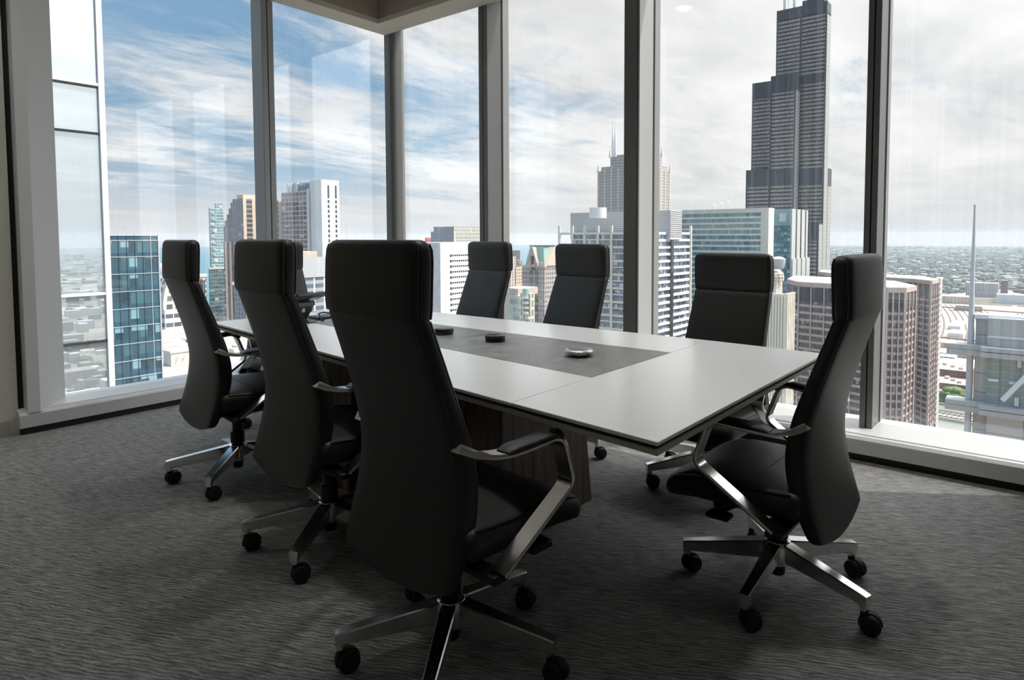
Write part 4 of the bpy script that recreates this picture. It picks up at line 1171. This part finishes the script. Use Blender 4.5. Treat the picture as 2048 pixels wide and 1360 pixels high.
# ---- the black stepped skyscraper (bundled square tubes)
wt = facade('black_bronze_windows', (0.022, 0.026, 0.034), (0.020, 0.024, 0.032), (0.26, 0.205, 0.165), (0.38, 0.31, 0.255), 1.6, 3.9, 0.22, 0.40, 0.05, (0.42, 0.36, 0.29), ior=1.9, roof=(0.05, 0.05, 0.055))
D18 = 690
L = lot(1492.5, 1639.5, 1663, 332, D18)
W_ = L[2]/3; V_ = L[3]/3
sk = thing('black_skyscraper', 'very tall black stepped skyscraper of bundled square tubes', 'building', (L[0], L[1], L[4]))
z50 = hz(1625, 447, D18)-L[4]; z90a = hz(1522, 160, D18+20)-L[4]; z90b = hz(1560, 146, D18)-L[4]; zt = hz(1639, 8, D18+20)-L[4]
def tubeb(ci, cj, ztop, z0=GND-L[4]):
    """ci counts tubes along y from the near corner, cj along x"""
    return MB().box((cj*V_, ci*W_, z0), ((cj+1)*V_, (ci+1)*W_, ztop)).build('tube', wt, sk, smooth=False)
TOPS = {(0, 0): z50, (1, 0): z90b, (2, 0): 0, (0, 1): zt, (1, 1): zt, (2, 1): z90a, (0, 2): 0, (1, 2): z90b, (2, 2): z50}
for (ci, cj), z in TOPS.items():
    tb = tubeb(ci, cj, z)
    xa_, ya_ = cj*V_, ci*W_
    for zb in ([z, -18+0] if z > 0 else [z]):
        if zb == z:
            MB().box((xa_-0.25, ya_-0.25, z-(17 if z < zt else 10)), (xa_+V_+0.05, ya_+W_+0.05, z+0.4)).build('louvre_band', DKMET, tb, smooth=False)
    MB().box((xa_-0.5, ya_-0.4, GND-L[4]), (xa_+0.6, ya_+0.9, z+0.5)).build('corner_pier', DKMET, tb, smooth=False)
    MB().box((xa_-0.4, ya_+W_-0.9, GND-L[4]), (xa_+0.5, ya_+W_, z+0.5)).build('corner_pier', DKMET, tb, smooth=False)
for ci, cj in ((1, 0), (0, 1), (1, 1), (2, 1)):
    MB().box((cj*V_-0.3, ci*W_-0.3, -17), ((cj+1)*V_, (ci+1)*W_, 0)).build('louvre_band', DKMET, sk, smooth=False)
MB().box((V_-0.3, -0.3, z90b-9), (2*V_, 2*W_, z90b)).build('louvre_band', DKMET, sk, smooth=False)
SUNPAINT = facade('painted_sunlit_wall', (0.34, 0.345, 0.33), (0.27, 0.275, 0.27), (0.30, 0.28, 0.24), (0.40, 0.37, 0.32), 1.6, 3.9, 0.3, 0.35, 0.02, rough=0.25, ior=1.9)  # sunlight on the black tower's south side, painted in as lighter grey
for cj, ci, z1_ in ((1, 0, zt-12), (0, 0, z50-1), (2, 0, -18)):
    MB().box((cj*V_+0.6, ci*W_-0.32, GND-L[4]), ((cj+1)*V_-0.1, ci*W_-0.05, z1_)).build('south_front', SUNPAINT, sk, smooth=False)
MB().box((0.6, W_-0.32, z50), (V_-0.1, W_-0.05, z90b-16)).build('south_front', SUNPAINT, sk, smooth=False)
MB().box((V_*1.2, W_*0.15, zt), (V_*1.9, W_*1.0, zt+6)).build('roof_block', DKMET, sk, smooth=False)
for yy in (1.35, 1.75):
    MB().tube([(V_*1.4, W_*yy, zt), (V_*1.4, W_*yy, zt+70)], 1.6, 10).build('antenna', STEELP, sk)
MB().tube([(V_*1.4, W_*1.6, zt), (V_*1.4, W_*1.6, zt+16)], 0.3, 8).build('antenna', STEELP, sk)
MB().lathe([(0, 0), (7, 0), (7, 3), (0, 3)], (V_*0.5, W_*2.45, 0.4), n=20).build('cooling_drum', DKMET, sk)

# ---- cream ornate tower behind the table end
L = lot(1525, 1570.5, 1584, 591, 215)
or_ = facade('cream_pier_windows', (0.74, 0.66, 0.53), (0.66, 0.55, 0.43), (0.16, 0.11, 0.09), (0.30, 0.20, 0.15), 1.55, 6.5, 0.50, 0.40, 0.0)
CREAML = plain('sunlit_cream_terracotta', (0.74, 0.67, 0.55), 0.8, var=0.03, vscale=0.5)
t19, la, lb = bldg('ornate_tower', 'cream terracotta tower with ornate crown behind the lowest chair', L, or_)
MB().box((0.2, 0.2, GND-L[4]), (lb+0.4, -0.35, 0)).build('south_front', or_, t19, smooth=False)
for i in range(5):
    xx = lb*i/4
    MB().box((xx-0.3, -0.9, GND-L[4]), (xx+0.3, 0.1, 0.6)).build('pier', CREAML, t19, smooth=False)
for i in range(9):
    yy = la*i/8
    MB().box((-0.6, yy-0.35, GND-L[4]), (0.1, yy+0.35, 0.5)).build('pier', CREAML, t19, smooth=False)
zc_ = hz(1556, 562, 218)-L[4]
MB().box((1.0, 3.0, 0), (lb*0.95, la, zc_)).build('upper_tier', or_, t19, smooth=False)
for i in range(8):
    yy = 3.2+(la-3.4)*i/7
    MB().box((0.7, yy-0.3, -2), (1.4, yy+0.3, zc_+0.7)).build('pier', CREAML, t19, smooth=False)
s_ = spot(1546, 552, 219); a = (s_.x-L[0], s_.y-L[1])
MB().lathe([(0.0, zc_), (3.3, zc_), (3.4, zc_+1.2), (3.1, zc_+2.6), (2.2, zc_+3.8), (0.0, zc_+4.2)], (a[0], a[1], 0), n=20).build('crown', facade('crown_lattice', (0.60, 0.50, 0.40), (0.58, 0.48, 0.38), (0.10, 0.08, 0.07), (0.15, 0.12, 0.10), 1.0, 1.0, 0.4, 0.35), t19)
MB().lathe([(0.0, zc_+3.8), (1.6, zc_+3.8), (2.2, zc_+5.5), (2.3, zc_+7.0), (1.2, zc_+7.6), (0.0, zc_+7.8)], (a[0]+1.0, a[1]-1.2, 0), n=16).build('cap', GREYMET, t19)

# ---- pair of chamfered pink granite towers
pk1 = facade('pink_granite_windows', (0.46, 0.355, 0.31), (0.47, 0.365, 0.32), (0.012, 0.013, 0.018), (0.07, 0.065, 0.065), 1.45, 3.9, 0.06, 0.34, 0.12, (0.30, 0.27, 0.24), ior=1.7)
def chamfer_tower(label, P, z, wide, bays, capz):
    c0 = spot(*P[2]); t = thing('granite_tower', label, 'building', (c0.x, c0.y, z), group=None)
    pts = [(spot(*p).x-c0.x, spot(*p).y-c0.y) for p in P]
    n_ = len(pts)
    # far side: continue the plan away from us
    pts2 = pts+[(pts[-1][0]+30, pts[-1][1]+14), (pts[-1][0]+42, pts[0][1]*0.5), (pts[0][0]+32, pts[0][1]+6)]
    ccw = pts2
    area = sum(ccw[i][0]*ccw[(i+1) % len(ccw)][1]-ccw[(i+1) % len(ccw)][0]*ccw[i][1] for i in range(len(ccw)))
    if area < 0: ccw = ccw[::-1]
    MB().prism(ccw, GND-z, 0).build('walls', pk1, t, smooth=False)
    MB().prism(ccw, 0, 0.5).build('roof', ROOFM, t, smooth=False)
    fl = 3.9
    for i in range(n_-1):
        a, b = Vector((*pts[i], 0)), Vector((*pts[i+1], 0)); d = (b-a); Ln = d.length; d.normalize()
        nv = Vector((d.y, -d.x, 0))
        if nv.dot(Vector((-c0.x, -c0.y, 0))) < 0: nv = -nv
        off = nv*0.35
        # dark mechanical storey behind piers
        MB().bar(a+off*0.4+Vector((0, 0, -6.3)), b+off*0.4+Vector((0, 0, -6.3)), 0.3, 7.4).build('louvre_storey', DKGL, t, smooth=False)
        MB().bar(a+off+Vector((0, 0, -0.9)), b+off+Vector((0, 0, -0.9)), 0.7, 2.4).build('cornice', PINKST, t, smooth=False)
        nb = bays[i]
        for k_ in range(nb+1):
            q = a+d*(Ln*k_/nb)+off
            MB().bar(q+Vector((0, 0, -95)), q+Vector((0, 0, 0)), 0.95 if k_ in (0, nb) else 0.6, 0.5, up=(nv.x, nv.y, 0)).build('pier', PINKST, t, smooth=False)
    return t
chamfer_tower('nearer pink granite chamfered tower behind the chair at the table end', [(1577, 473, 402), (1600, 473, 378), (1766, 473, 358), (1777, 473, 353), (1813, 473, 356), (1834, 473, 373)], -24, 1, (2, 6, 1, 3, 3), 0)
chamfer_tower('farther pink granite chamfered tower behind the nearer one', [(1640, 473, 560), (1700, 473, 520), (1830, 473, 492), (1865, 473, 478), (1878, 473, 497)], -27.5, 1, (2, 4, 3, 3), 0)
t, la, lb = bldg('white_office_block', 'pale slab just showing right of the farther pink granite tower', lot(1871, 1880, 1885, 560, 520), facade('pale_window_grid', (0.6, 0.57, 0.53), (0.6, 0.57, 0.53), (0.1, 0.1, 0.1), (0.2, 0.2, 0.2), 2.5, 3.8, 0.4, 0.4))
MB().box((-0.4, -0.4, 0), (lb+0.4, la, 1.2)).build('parapet', WHITEST, t, smooth=False)

# ---- clad roof tower close by on the right, with a flag mast
D21 = 62
PAN = facade('grey_cladding_panels', (0.10, 0.095, 0.09), (0.10, 0.095, 0.09), (0.31, 0.30, 0.282), (0.38, 0.368, 0.345), 2.25, 1.55, 0.02, 0.035, 0.0, rough=0.45, ior=1.4, roof=(0.7, 0.68, 0.64))
PANL = facade('pale_cladding_panels', (0.10, 0.095, 0.09), (0.10, 0.095, 0.09), (0.42, 0.41, 0.385), (0.50, 0.49, 0.46), 3.3, 1.55, 0.012, 0.035, 0.0, rough=0.45, ior=1.4, roof=(0.7, 0.68, 0.64))
LOUV = facade('green_grey_louvre', (0.20, 0.22, 0.20), (0.40, 0.42, 0.40), (0.22, 0.265, 0.24), (0.27, 0.315, 0.285), 1.75, 0.62, 0.015, 0.09, 0.0, rough=0.3, ior=1.5)
c21 = spot(1951, 632, D21)
def yof(px, X_):
    ux, uy, _ = sight(px, 650); return X_*uy/ux
X21 = c21.x
t21 = thing('clad_roof_tower', 'grey clad roof tower with green louvres at the right edge', 'building', (X21, c21.y, c21.z))
def zz(py, px=1975): return hz(px, py, D21)-c21.z
yL, yM = 0.0, yof(1976, X21)-c21.y
yR = -14.0
b21 = MB().box((0.7, yR, GND-c21.z), (1.9, yL, 0)).build('walls', PAN, t21, smooth=False)
MB().box((1.9, yR, GND-c21.z), (14, yL, -26)).build('lower_building', PAN, t21, smooth=False)
MB().box((0.55, yR, -0.25), (2.0, yL+0.12, 0.08)).build('coping', STEELP, t21, smooth=False)
LEDGE = plain('grey_beige_ledge', (0.40, 0.385, 0.355), 0.6, var=0.05, vscale=0.5)
zl1, zl2, zl3, zl4, zl5 = zz(672), zz(694), zz(708), zz(810), zz(823)
MB().box((0.15, yR, zl2), (0.8, yM, -0.1)).build('upper_panels', PANL, t21, smooth=False)
MB().box((-0.05, yR, zl1-0.10), (0.3, yM, zl1+0.04)).build('ledge', STEELP, t21, smooth=False)
MB().box((0.35, yR, zl4), (0.8, yM, zl3)).build('louvres', LOUV, t21, smooth=False)
for z, ex in ((zl3, 0.4), (zl5, 0.4)):
    for dz, hh in ((0.45, 0.17), (0.02, 0.2)):
        MB().box((-0.75, yR, z+dz-hh), (0.8, yM+ex, z+dz+hh)).build('ledge', LEDGE, t21, smooth=False)
        MB().box((0.0, yM-0.4, z+dz-hh-0.05), (1.6, yL+1.9, z+dz+hh-0.02)).build('ledge', LEDGE, t21, smooth=False)
MB().box((0.2, yR, GND-c21.z), (0.8, yM-0.1, zl5-0.2)).build('lower_panels', PANL, t21, smooth=False)
a = spot(2004, 803, D21-1.2); b = spot(2052, 756, D21-3.0)
MB().bar((-0.6, a.y-c21.y, a.z-c21.z), (-0.6, b.y-c21.y-0.4, b.z-c21.z+0.35), 0.35, 0.35).build('strut', STEELP, t21, smooth=False)
for (pa, pb, ya, yb) in ((1980, 2001, 757, 763.5), (2022, 2038, 763, 769), (2038, 2046, 716, 735), (2034, 2043, 795, 813)):
    A_, B_ = spot(pa, ya, D21), spot(pb, yb, D21)
    MB().box((-0.1, yof(pb, X21)-c21.y, B_.z-c21.z), (0.4, yof(pa, X21)-c21.y, A_.z-c21.z)).build('vent_box', STEELP, t21, smooth=False)
ms = spot(1934, 800, 60.0); mt = spot(1950, 412, 60.0)
fm = thing('flag_mast', 'tall slim grey mast beside the clad roof tower', 'mast', (c21.x+0.9, yof(1942, c21.x+0.9), c21.z))
ztop = hz(1950, 412, D21+0.8)-c21.z
MB().tube([(0, 0, -13.5), (0, 0, zl3+0.3), (0, 0, 1), (0, 0, ztop)], [0.24, 0.24, 0.19, 0.075], 14).build('pole', GREYMET, fm)
MB().lathe([(0, 0), (0.12, 0.02), (0.12, 0.14), (0, 0.16)], (0, 0, ztop), n=12).build('finial', STEELP, fm)

# ================================================================= GROUND, LAKE, RIVER
def ground_mat():
    m, t = mat('city_ground')
    co = t.add('ShaderNodeTexCoord').outputs['Object']
    mp = t.mapping(co, scale=(1/95, 1/62, 1))
    vo = t.add('ShaderNodeTexVoronoi', {'Vector': mp, 'Scale': 1.0, 'Randomness': 0.65}, feature='F1', distance='CHEBYCHEV')
    r = t.add('ShaderNodeSeparateColor', {0: vo.outputs['Color']}).outputs
    base = t.ramp(r[0], [(0.0, (0.045, 0.055, 0.045)), (0.45, (0.07, 0.078, 0.068)), (0.62, (0.15, 0.135, 0.12)), (0.8, (0.28, 0.245, 0.21)), (1.0, (0.46, 0.43, 0.40))])
    big = t.noise(t.mapping(co, scale=(1/900, 1/900, 1)), 1, 4, 0.6)
    trees = t.noise(t.mapping(co, scale=(1/45, 1/45, 1)), 1, 5, 0.7)
    col = t.mix(t.m('MULTIPLY', t.smooth(trees, 0.46, 0.58), 0.85), base, (0.035, 0.052, 0.030))
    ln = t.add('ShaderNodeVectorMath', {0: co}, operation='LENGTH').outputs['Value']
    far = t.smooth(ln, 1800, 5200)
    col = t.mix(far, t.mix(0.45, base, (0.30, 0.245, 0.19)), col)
    p = t.add('ShaderNodeBsdfPrincipled', {'Base Color': col, 'Roughness': 0.95, 'Specular IOR Level': 0.05})
    t.add('ShaderNodeOutputMaterial', {'Surface': p})
    return m
gm = ground_mat()
ring = [(15200*cos(2*pi*i/160), 15200*sin(2*pi*i/160)) for i in range(160)]
struct('ground', MB().prism(ring, GND-5, GND), gm, 'flat city ground reaching to the horizon', cat='ground', smooth=False)
WATER = plain('teal_lake_water', (0.035, 0.135, 0.175), 0.35, spec=0.4, var=0.08, vscale=0.001)
lk = []
for azd, d in ((-40, 1300), (-5, 1500), (12, 1750), (24, 1900), (34, 2000), (44, 2400), (52, 3000), (57, 4200), (60, 7000), (61, 15150)):
    lk.append((d*sin(radians(azd)), d*cos(radians(azd))))
for azd in range(55, -41, -6):
    lk.append((15150*sin(radians(azd)), 15150*cos(radians(azd))))
tag(MB().prism(lk, GND, GND+1.2).build('lake', WATER, smooth=False), 'teal lake on the horizon behind the left towers', 'lake')
RIV = plain('green_river_water', (0.22, 0.235, 0.19), 0.25, spec=0.5, var=0.1, vscale=0.02)
a = [spot(px, 473, d) for px, d in ((1838, 905), (1962, 880), (1985, 640), (1960, 380), (1862, 380), (1846, 620))]
tag(MB().prism([(p.x, p.y) for p in a][::-1], GND, GND+0.8).build('river', RIV, smooth=False), 'grey-green river between the granite towers and the clad roof tower', 'river')
STEEL_R = plain('rusty_bridge_steel', (0.20, 0.12, 0.09), 0.7)
def bridge(label, d, grp):
    p, q = spot(1862, 473, d), spot(1990, 473, d*0.985)
    t = thing('road_bridge', label, 'bridge', (p.x, p.y, GND), group=grp)
    v = Vector((q.x-p.x, q.y-p.y, 0))
    MB().bar((0, 0, 5.2), (v.x, v.y, 5.2), 12, 1.2).build('deck', CONC, t, smooth=False)
    n_ = Vector((-v.y, v.x, 0)).normalized()*6.4
    for s in (-1, 1):
        m = MB()
        m.bar(n_*s+Vector((0, 0, 8.2)), n_*s+v+Vector((0, 0, 8.2)), 0.6, 0.8)
        for i in range(13):
            m.bar(n_*s+v*(i/12)+Vector((0, 0, 5)), n_*s+v*(min(i+1, 12)/12)+Vector((0, 0, 8.2)), 0.5, 0.5)
            m.bar(n_*s+v*(i/12)+Vector((0, 0, 5)), n_*s+v*(i/12)+Vector((0, 0, 8.2)), 0.5, 0.5)
        m.build('truss', STEEL_R, t, smooth=False)
bridge('farther truss bridge over the river, by the green tree', 825, None)
bridge('nearer truss bridge over the river, lower in the picture', 705, None)
LEAF = plain('green_leaves', (0.10, 0.16, 0.035), 0.8, var=0.35, vscale=0.3)
def clump(p, r, n_, seed):
    rnd = random.Random(seed); m = MB()
    for i in range(n_):
        a, b = rnd.uniform(0, 2*pi), rnd.uniform(-0.5, 1.2)
        rr = r*rnd.uniform(0.2, 0.8)
        c_ = (rr*cos(a)*cos(b), rr*sin(a)*cos(b), r*0.55*sin(b))
        s = r*rnd.uniform(0.22, 0.40)
        m.lathe([(0.0, -s), (s*0.75, -s*0.6), (s, 0), (s*0.7, s*0.7), (0.0, s)], c_, n=8)
    return m
tr = spot(1918, 473, 905)
tt = thing('riverside_tree', 'green tree on the river bank by the farther bridge', 'tree', (tr.x, tr.y, GND))
clump(None, 11, 60, 3).move(Matrix.Translation((0, 0, 11)) @ Matrix.Scale(1.5, 4, (0, 1, 0))).build('crown', LEAF, tt, angle=80)
MB().tube([(0, 0, 0), (0, 0, 10)], 0.9, 8).build('trunk', plain('bark', (0.08, 0.06, 0.05), 0.9), tt)
BANK = plain('grassy_bank', (0.14, 0.16, 0.08), 0.9, var=0.2, vscale=0.05)
p_, q_ = spot(1882, 473, 890), spot(1950, 473, 880)
tag(MB().prism([(p_.x, p_.y), (q_.x, q_.y), (q_.x+45, q_.y+2), (p_.x+45, p_.y)], GND, GND+2.2).build('river_bank', BANK, smooth=False), 'grassy strip of river bank under the green tree', 'bank')

# rail yard, sheds, brick warehouses right of the granite towers
BRICK = facade('red_brick_windows', (0.24, 0.105, 0.075), (0.26, 0.115, 0.08), (0.06, 0.045, 0.04), (0.13, 0.09, 0.08), 4.0, 4.2, 0.5, 0.5, 0.0, roof=(0.50, 0.43, 0.36))
SHED = plain('white_shed_roof', (0.72, 0.70, 0.66), 0.7)
TANB = facade('tan_shed_wall', (0.50, 0.42, 0.33), (0.48, 0.40, 0.32), (0.2, 0.17, 0.14), (0.3, 0.25, 0.2), 9, 6, 0.6, 0.5, 0.0, roof=(0.56, 0.50, 0.43))
PALEB = facade('pale_slab_windows', (0.62, 0.58, 0.52), (0.55, 0.52, 0.47), (0.12, 0.12, 0.12), (0.25, 0.24, 0.23), 5.0, 30.0, 0.45, 0.06, 0.0, roof=(0.6, 0.57, 0.53))
def low(label, px, d, w_, l_, h_, m, name='warehouse', extra=None):
    p = spot(px, 473, d)
    t = thing(name, label, 'building', (p.x, p.y, GND+h_))
    MB().box((0, -w_/2, -h_), (l_, w_/2, 0)).build('walls', m, t, smooth=False)
    if extra: extra(t, w_, l_, h_)
    return t
def units(t, w_, l_, h_):
    for i in range(3):
        MB().box((l_*(0.2+0.25*i), -w_*0.3+w_*0.2*i, 0), (l_*(0.2+0.25*i)+7, -w_*0.3+w_*0.2*i+5, 3)).build('roof_unit', TANST, t, smooth=False)
low('brick warehouse with pale roof nearest the river bank', 1909, 935, 38, 40, 18, BRICK, extra=units)
low('longer brick warehouse behind the one nearest the river', 1905, 1010, 52, 45, 22, BRICK, extra=units)
low('low tan building at the water edge left of the tree', 1884, 905, 16, 20, 12, TANB)
low('broad flat tan roofed depot beyond the brick warehouses', 1898, 1130, 80, 60, 10, TANB)
low('second flat depot, farther beyond the brick warehouses', 1925, 1230, 70, 50, 10, TANB)
low('white-roofed shed standing alone in the rail yard', 1917, 1500, 26, 60, 9, SHED, 'shed')
low('white-roofed shed farther back in the rail yard', 1914, 1620, 22, 110, 9, SHED, 'shed')
low('long tan warehouse at the far edge of the rail yard', 1908, 2250, 95, 60, 22, TANB)
low('white slab with dark stripes beyond the rail yard, by the mast', 1967, 2550, 88, 40, 46, PALEB, 'slab_block')
low('dark office tower at the right edge beyond the rail yard', 2012, 2450, 18, 20, 62, dk3, 'office_tower')
low('wide white-roofed hall at the right edge beyond the rail yard', 2028, 2350, 75, 40, 26, SHED, 'hall')
low('tan hall left of the mast at the end of the tracks', 1942, 2050, 60, 40, 14, TANB, 'hall')
for i, (px, d) in enumerate(((1888, 1350), (1886, 1180))):
    low(('pale flat roof beside the granite tower edge, farther one', 'pale flat roof beside the granite tower edge, nearer one')[i], px, d, 40, 40, 10, (TANB, SHED)[i])
# tracks and trains
BALLAST = plain('track_ballast', (0.46, 0.36, 0.27), 0.95, var=0.15, vscale=0.02)
RAILD = plain('dark_rails', (0.12, 0.10, 0.085), 0.8)
c0 = spot(1965, 473, 1750)
def yard_strip(px0, px1, d0, d1):
    a_, b_, c_, d_ = spot(px0, 473, d0), spot(px1, 473, d0), spot(px1, 473, d1), spot(px0, 473, d1)
    return [(a_.x, a_.y), (b_.x, b_.y), (c_.x, c_.y), (d_.x, d_.y)]
tag(MB().prism(yard_strip(1870, 2100, 1330, 2250)[::-1], GND, GND+0.5).build('rail_yard', BALLAST, smooth=False), 'tan ballast bed of the rail yard at the right', 'rail yard')
trk = MB()
for i in range(34):
    y0_ = -260+i*13.5
    pts_ = []
    for j in range(13):
        x_ = 1340+j*72
        pts_.append((x_, y0_+140+0.00042*(x_-1340)**2*(-1 if i < 12 else 0.25)+(x_-1340)*0.03, GND+0.8))
    for u_, v_ in zip(pts_[:-1], pts_[1:]):
        trk.bar(u_, v_, 3.2, 0.5)
tag(trk.build('railway_tracks', RAILD, smooth=False), 'dark railway tracks fanning out over the ballast', 'railway tracks', kind='stuff')
TRAINM = plain('silver_train', (0.62, 0.65, 0.68), 0.4)
trm = MB()
for i in range(16):
    for j in range(7):
        x_, y_ = 1850+j*27, 60-i*9.0-(j*2.0)
        if random.random() < 0.8:
            trm.box((x_, y_, GND+1), (x_+24, y_+3.4, GND+5))
tag(trm.build('parked_train_cars', TRAINM, smooth=False), 'rows of parked silver train cars in the rail yard', 'train cars', kind='stuff')
for i, (d, lab) in enumerate(((1440, 'nearer dark railway viaduct crossing the rail yard'), (2060, 'farther dark railway viaduct crossing the rail yard'))):
    a_, b_ = spot(1868, 473, d), spot(2080, 473, d*0.97)
    tag(MB().bar((a_.x, a_.y, GND+8), (b_.x, b_.y, GND+8), 9, 2.5).build('viaduct', STEEL_R, smooth=False), lab, 'viaduct')
# countless far roofs and trees
rnd = random.Random(5); far = MB(); fw = MB(); trees = MB()
for i in range(2600):
    azd = rnd.uniform(60, 92) if rnd.random() < 0.9 else rnd.uniform(15, 60)
    d = 2700*math.exp(rnd.uniform(0, 1.65))
    if azd < 60 and d > 1700: d = rnd.uniform(900, 1650) if azd < 45 else rnd.uniform(1200, 2200)
    x_, y_ = d*sin(radians(azd)), d*cos(radians(azd))
    s = rnd.uniform(7, 26)*(0.7+d/6000); h_ = rnd.uniform(5, 14)*(1.8 if rnd.random() < 0.06 else 1)
    (fw if rnd.random() < 0.35 else far).box((x_, y_, GND), (x_+s*rnd.uniform(0.6, 2), y_+s*rnd.uniform(0.6, 1.6), GND+h_))
for i in range(900):
    azd = rnd.uniform(148, 176); d = 450*math.exp(rnd.uniform(0, 3.0))
    x_, y_ = d*sin(radians(azd)), d*cos(radians(azd))
    s = rnd.uniform(9, 26)*(0.7+d/5000); h_ = rnd.uniform(6, 22)*(2.5 if rnd.random() < 0.08 and d > 800 else 1)
    (fw if rnd.random() < 0.5 else far).box((x_, y_, GND), (x_+s*rnd.uniform(0.6, 2.2), y_+s*rnd.uniform(0.6, 1.6), GND+h_))
    if i < 500:
        r_ = rnd.uniform(7, 15)
        d2 = d*1.1; trees.lathe([(0.0, 0), (r_, 2), (r_*0.7, 9), (0.0, 12)], (x_*1.07+9, y_*1.07, GND), n=6)
for i in range(2600):
    azd = rnd.uniform(62, 92); d = 2650*math.exp(rnd.uniform(0, 1.6))
    x_, y_ = d*sin(radians(azd)), d*cos(radians(azd)); r_ = rnd.uniform(6, 16)*(0.7+d/5000)
    trees.lathe([(0.0, 0), (r_, 2), (r_*0.7, 9), (0.0, 12)], (x_, y_, GND), n=6)
FARB = plain('far_brick_roofs', (0.20, 0.17, 0.145), 0.9, var=0.3, vscale=0.003)
FARW = plain('far_pale_roofs', (0.50, 0.48, 0.45), 0.9, var=0.2, vscale=0.003)
tag(far.build('distant_brick_roofs', FARB, smooth=False), 'countless small brick roofs spreading to the horizon', 'roofs', kind='stuff')
tag(fw.build('distant_pale_roofs', FARW, smooth=False), 'countless small pale roofs spreading to the horizon', 'roofs', kind='stuff')
tag(trees.build('distant_trees', plain('far_tree_green', (0.045, 0.065, 0.045), 0.9, var=0.3, vscale=0.002), smooth=False), 'countless dark green trees between the far roofs', 'trees', kind='stuff')

# ---- summer haze lying over the city
m, t = mat('haze')
vs = t.add('ShaderNodeVolumeScatter', {'Color': (0.70, 0.85, 1.0), 'Density': 0.00005, 'Anisotropy': 0.2})
t.add('ShaderNodeOutputMaterial', {'Volume': vs})
tag(MB().box((60, -14000, GND+0.5), (15400, 15400, 60)).build('haze', m, smooth=False), 'thin blue summer haze over the far city', 'haze', kind='stuff')
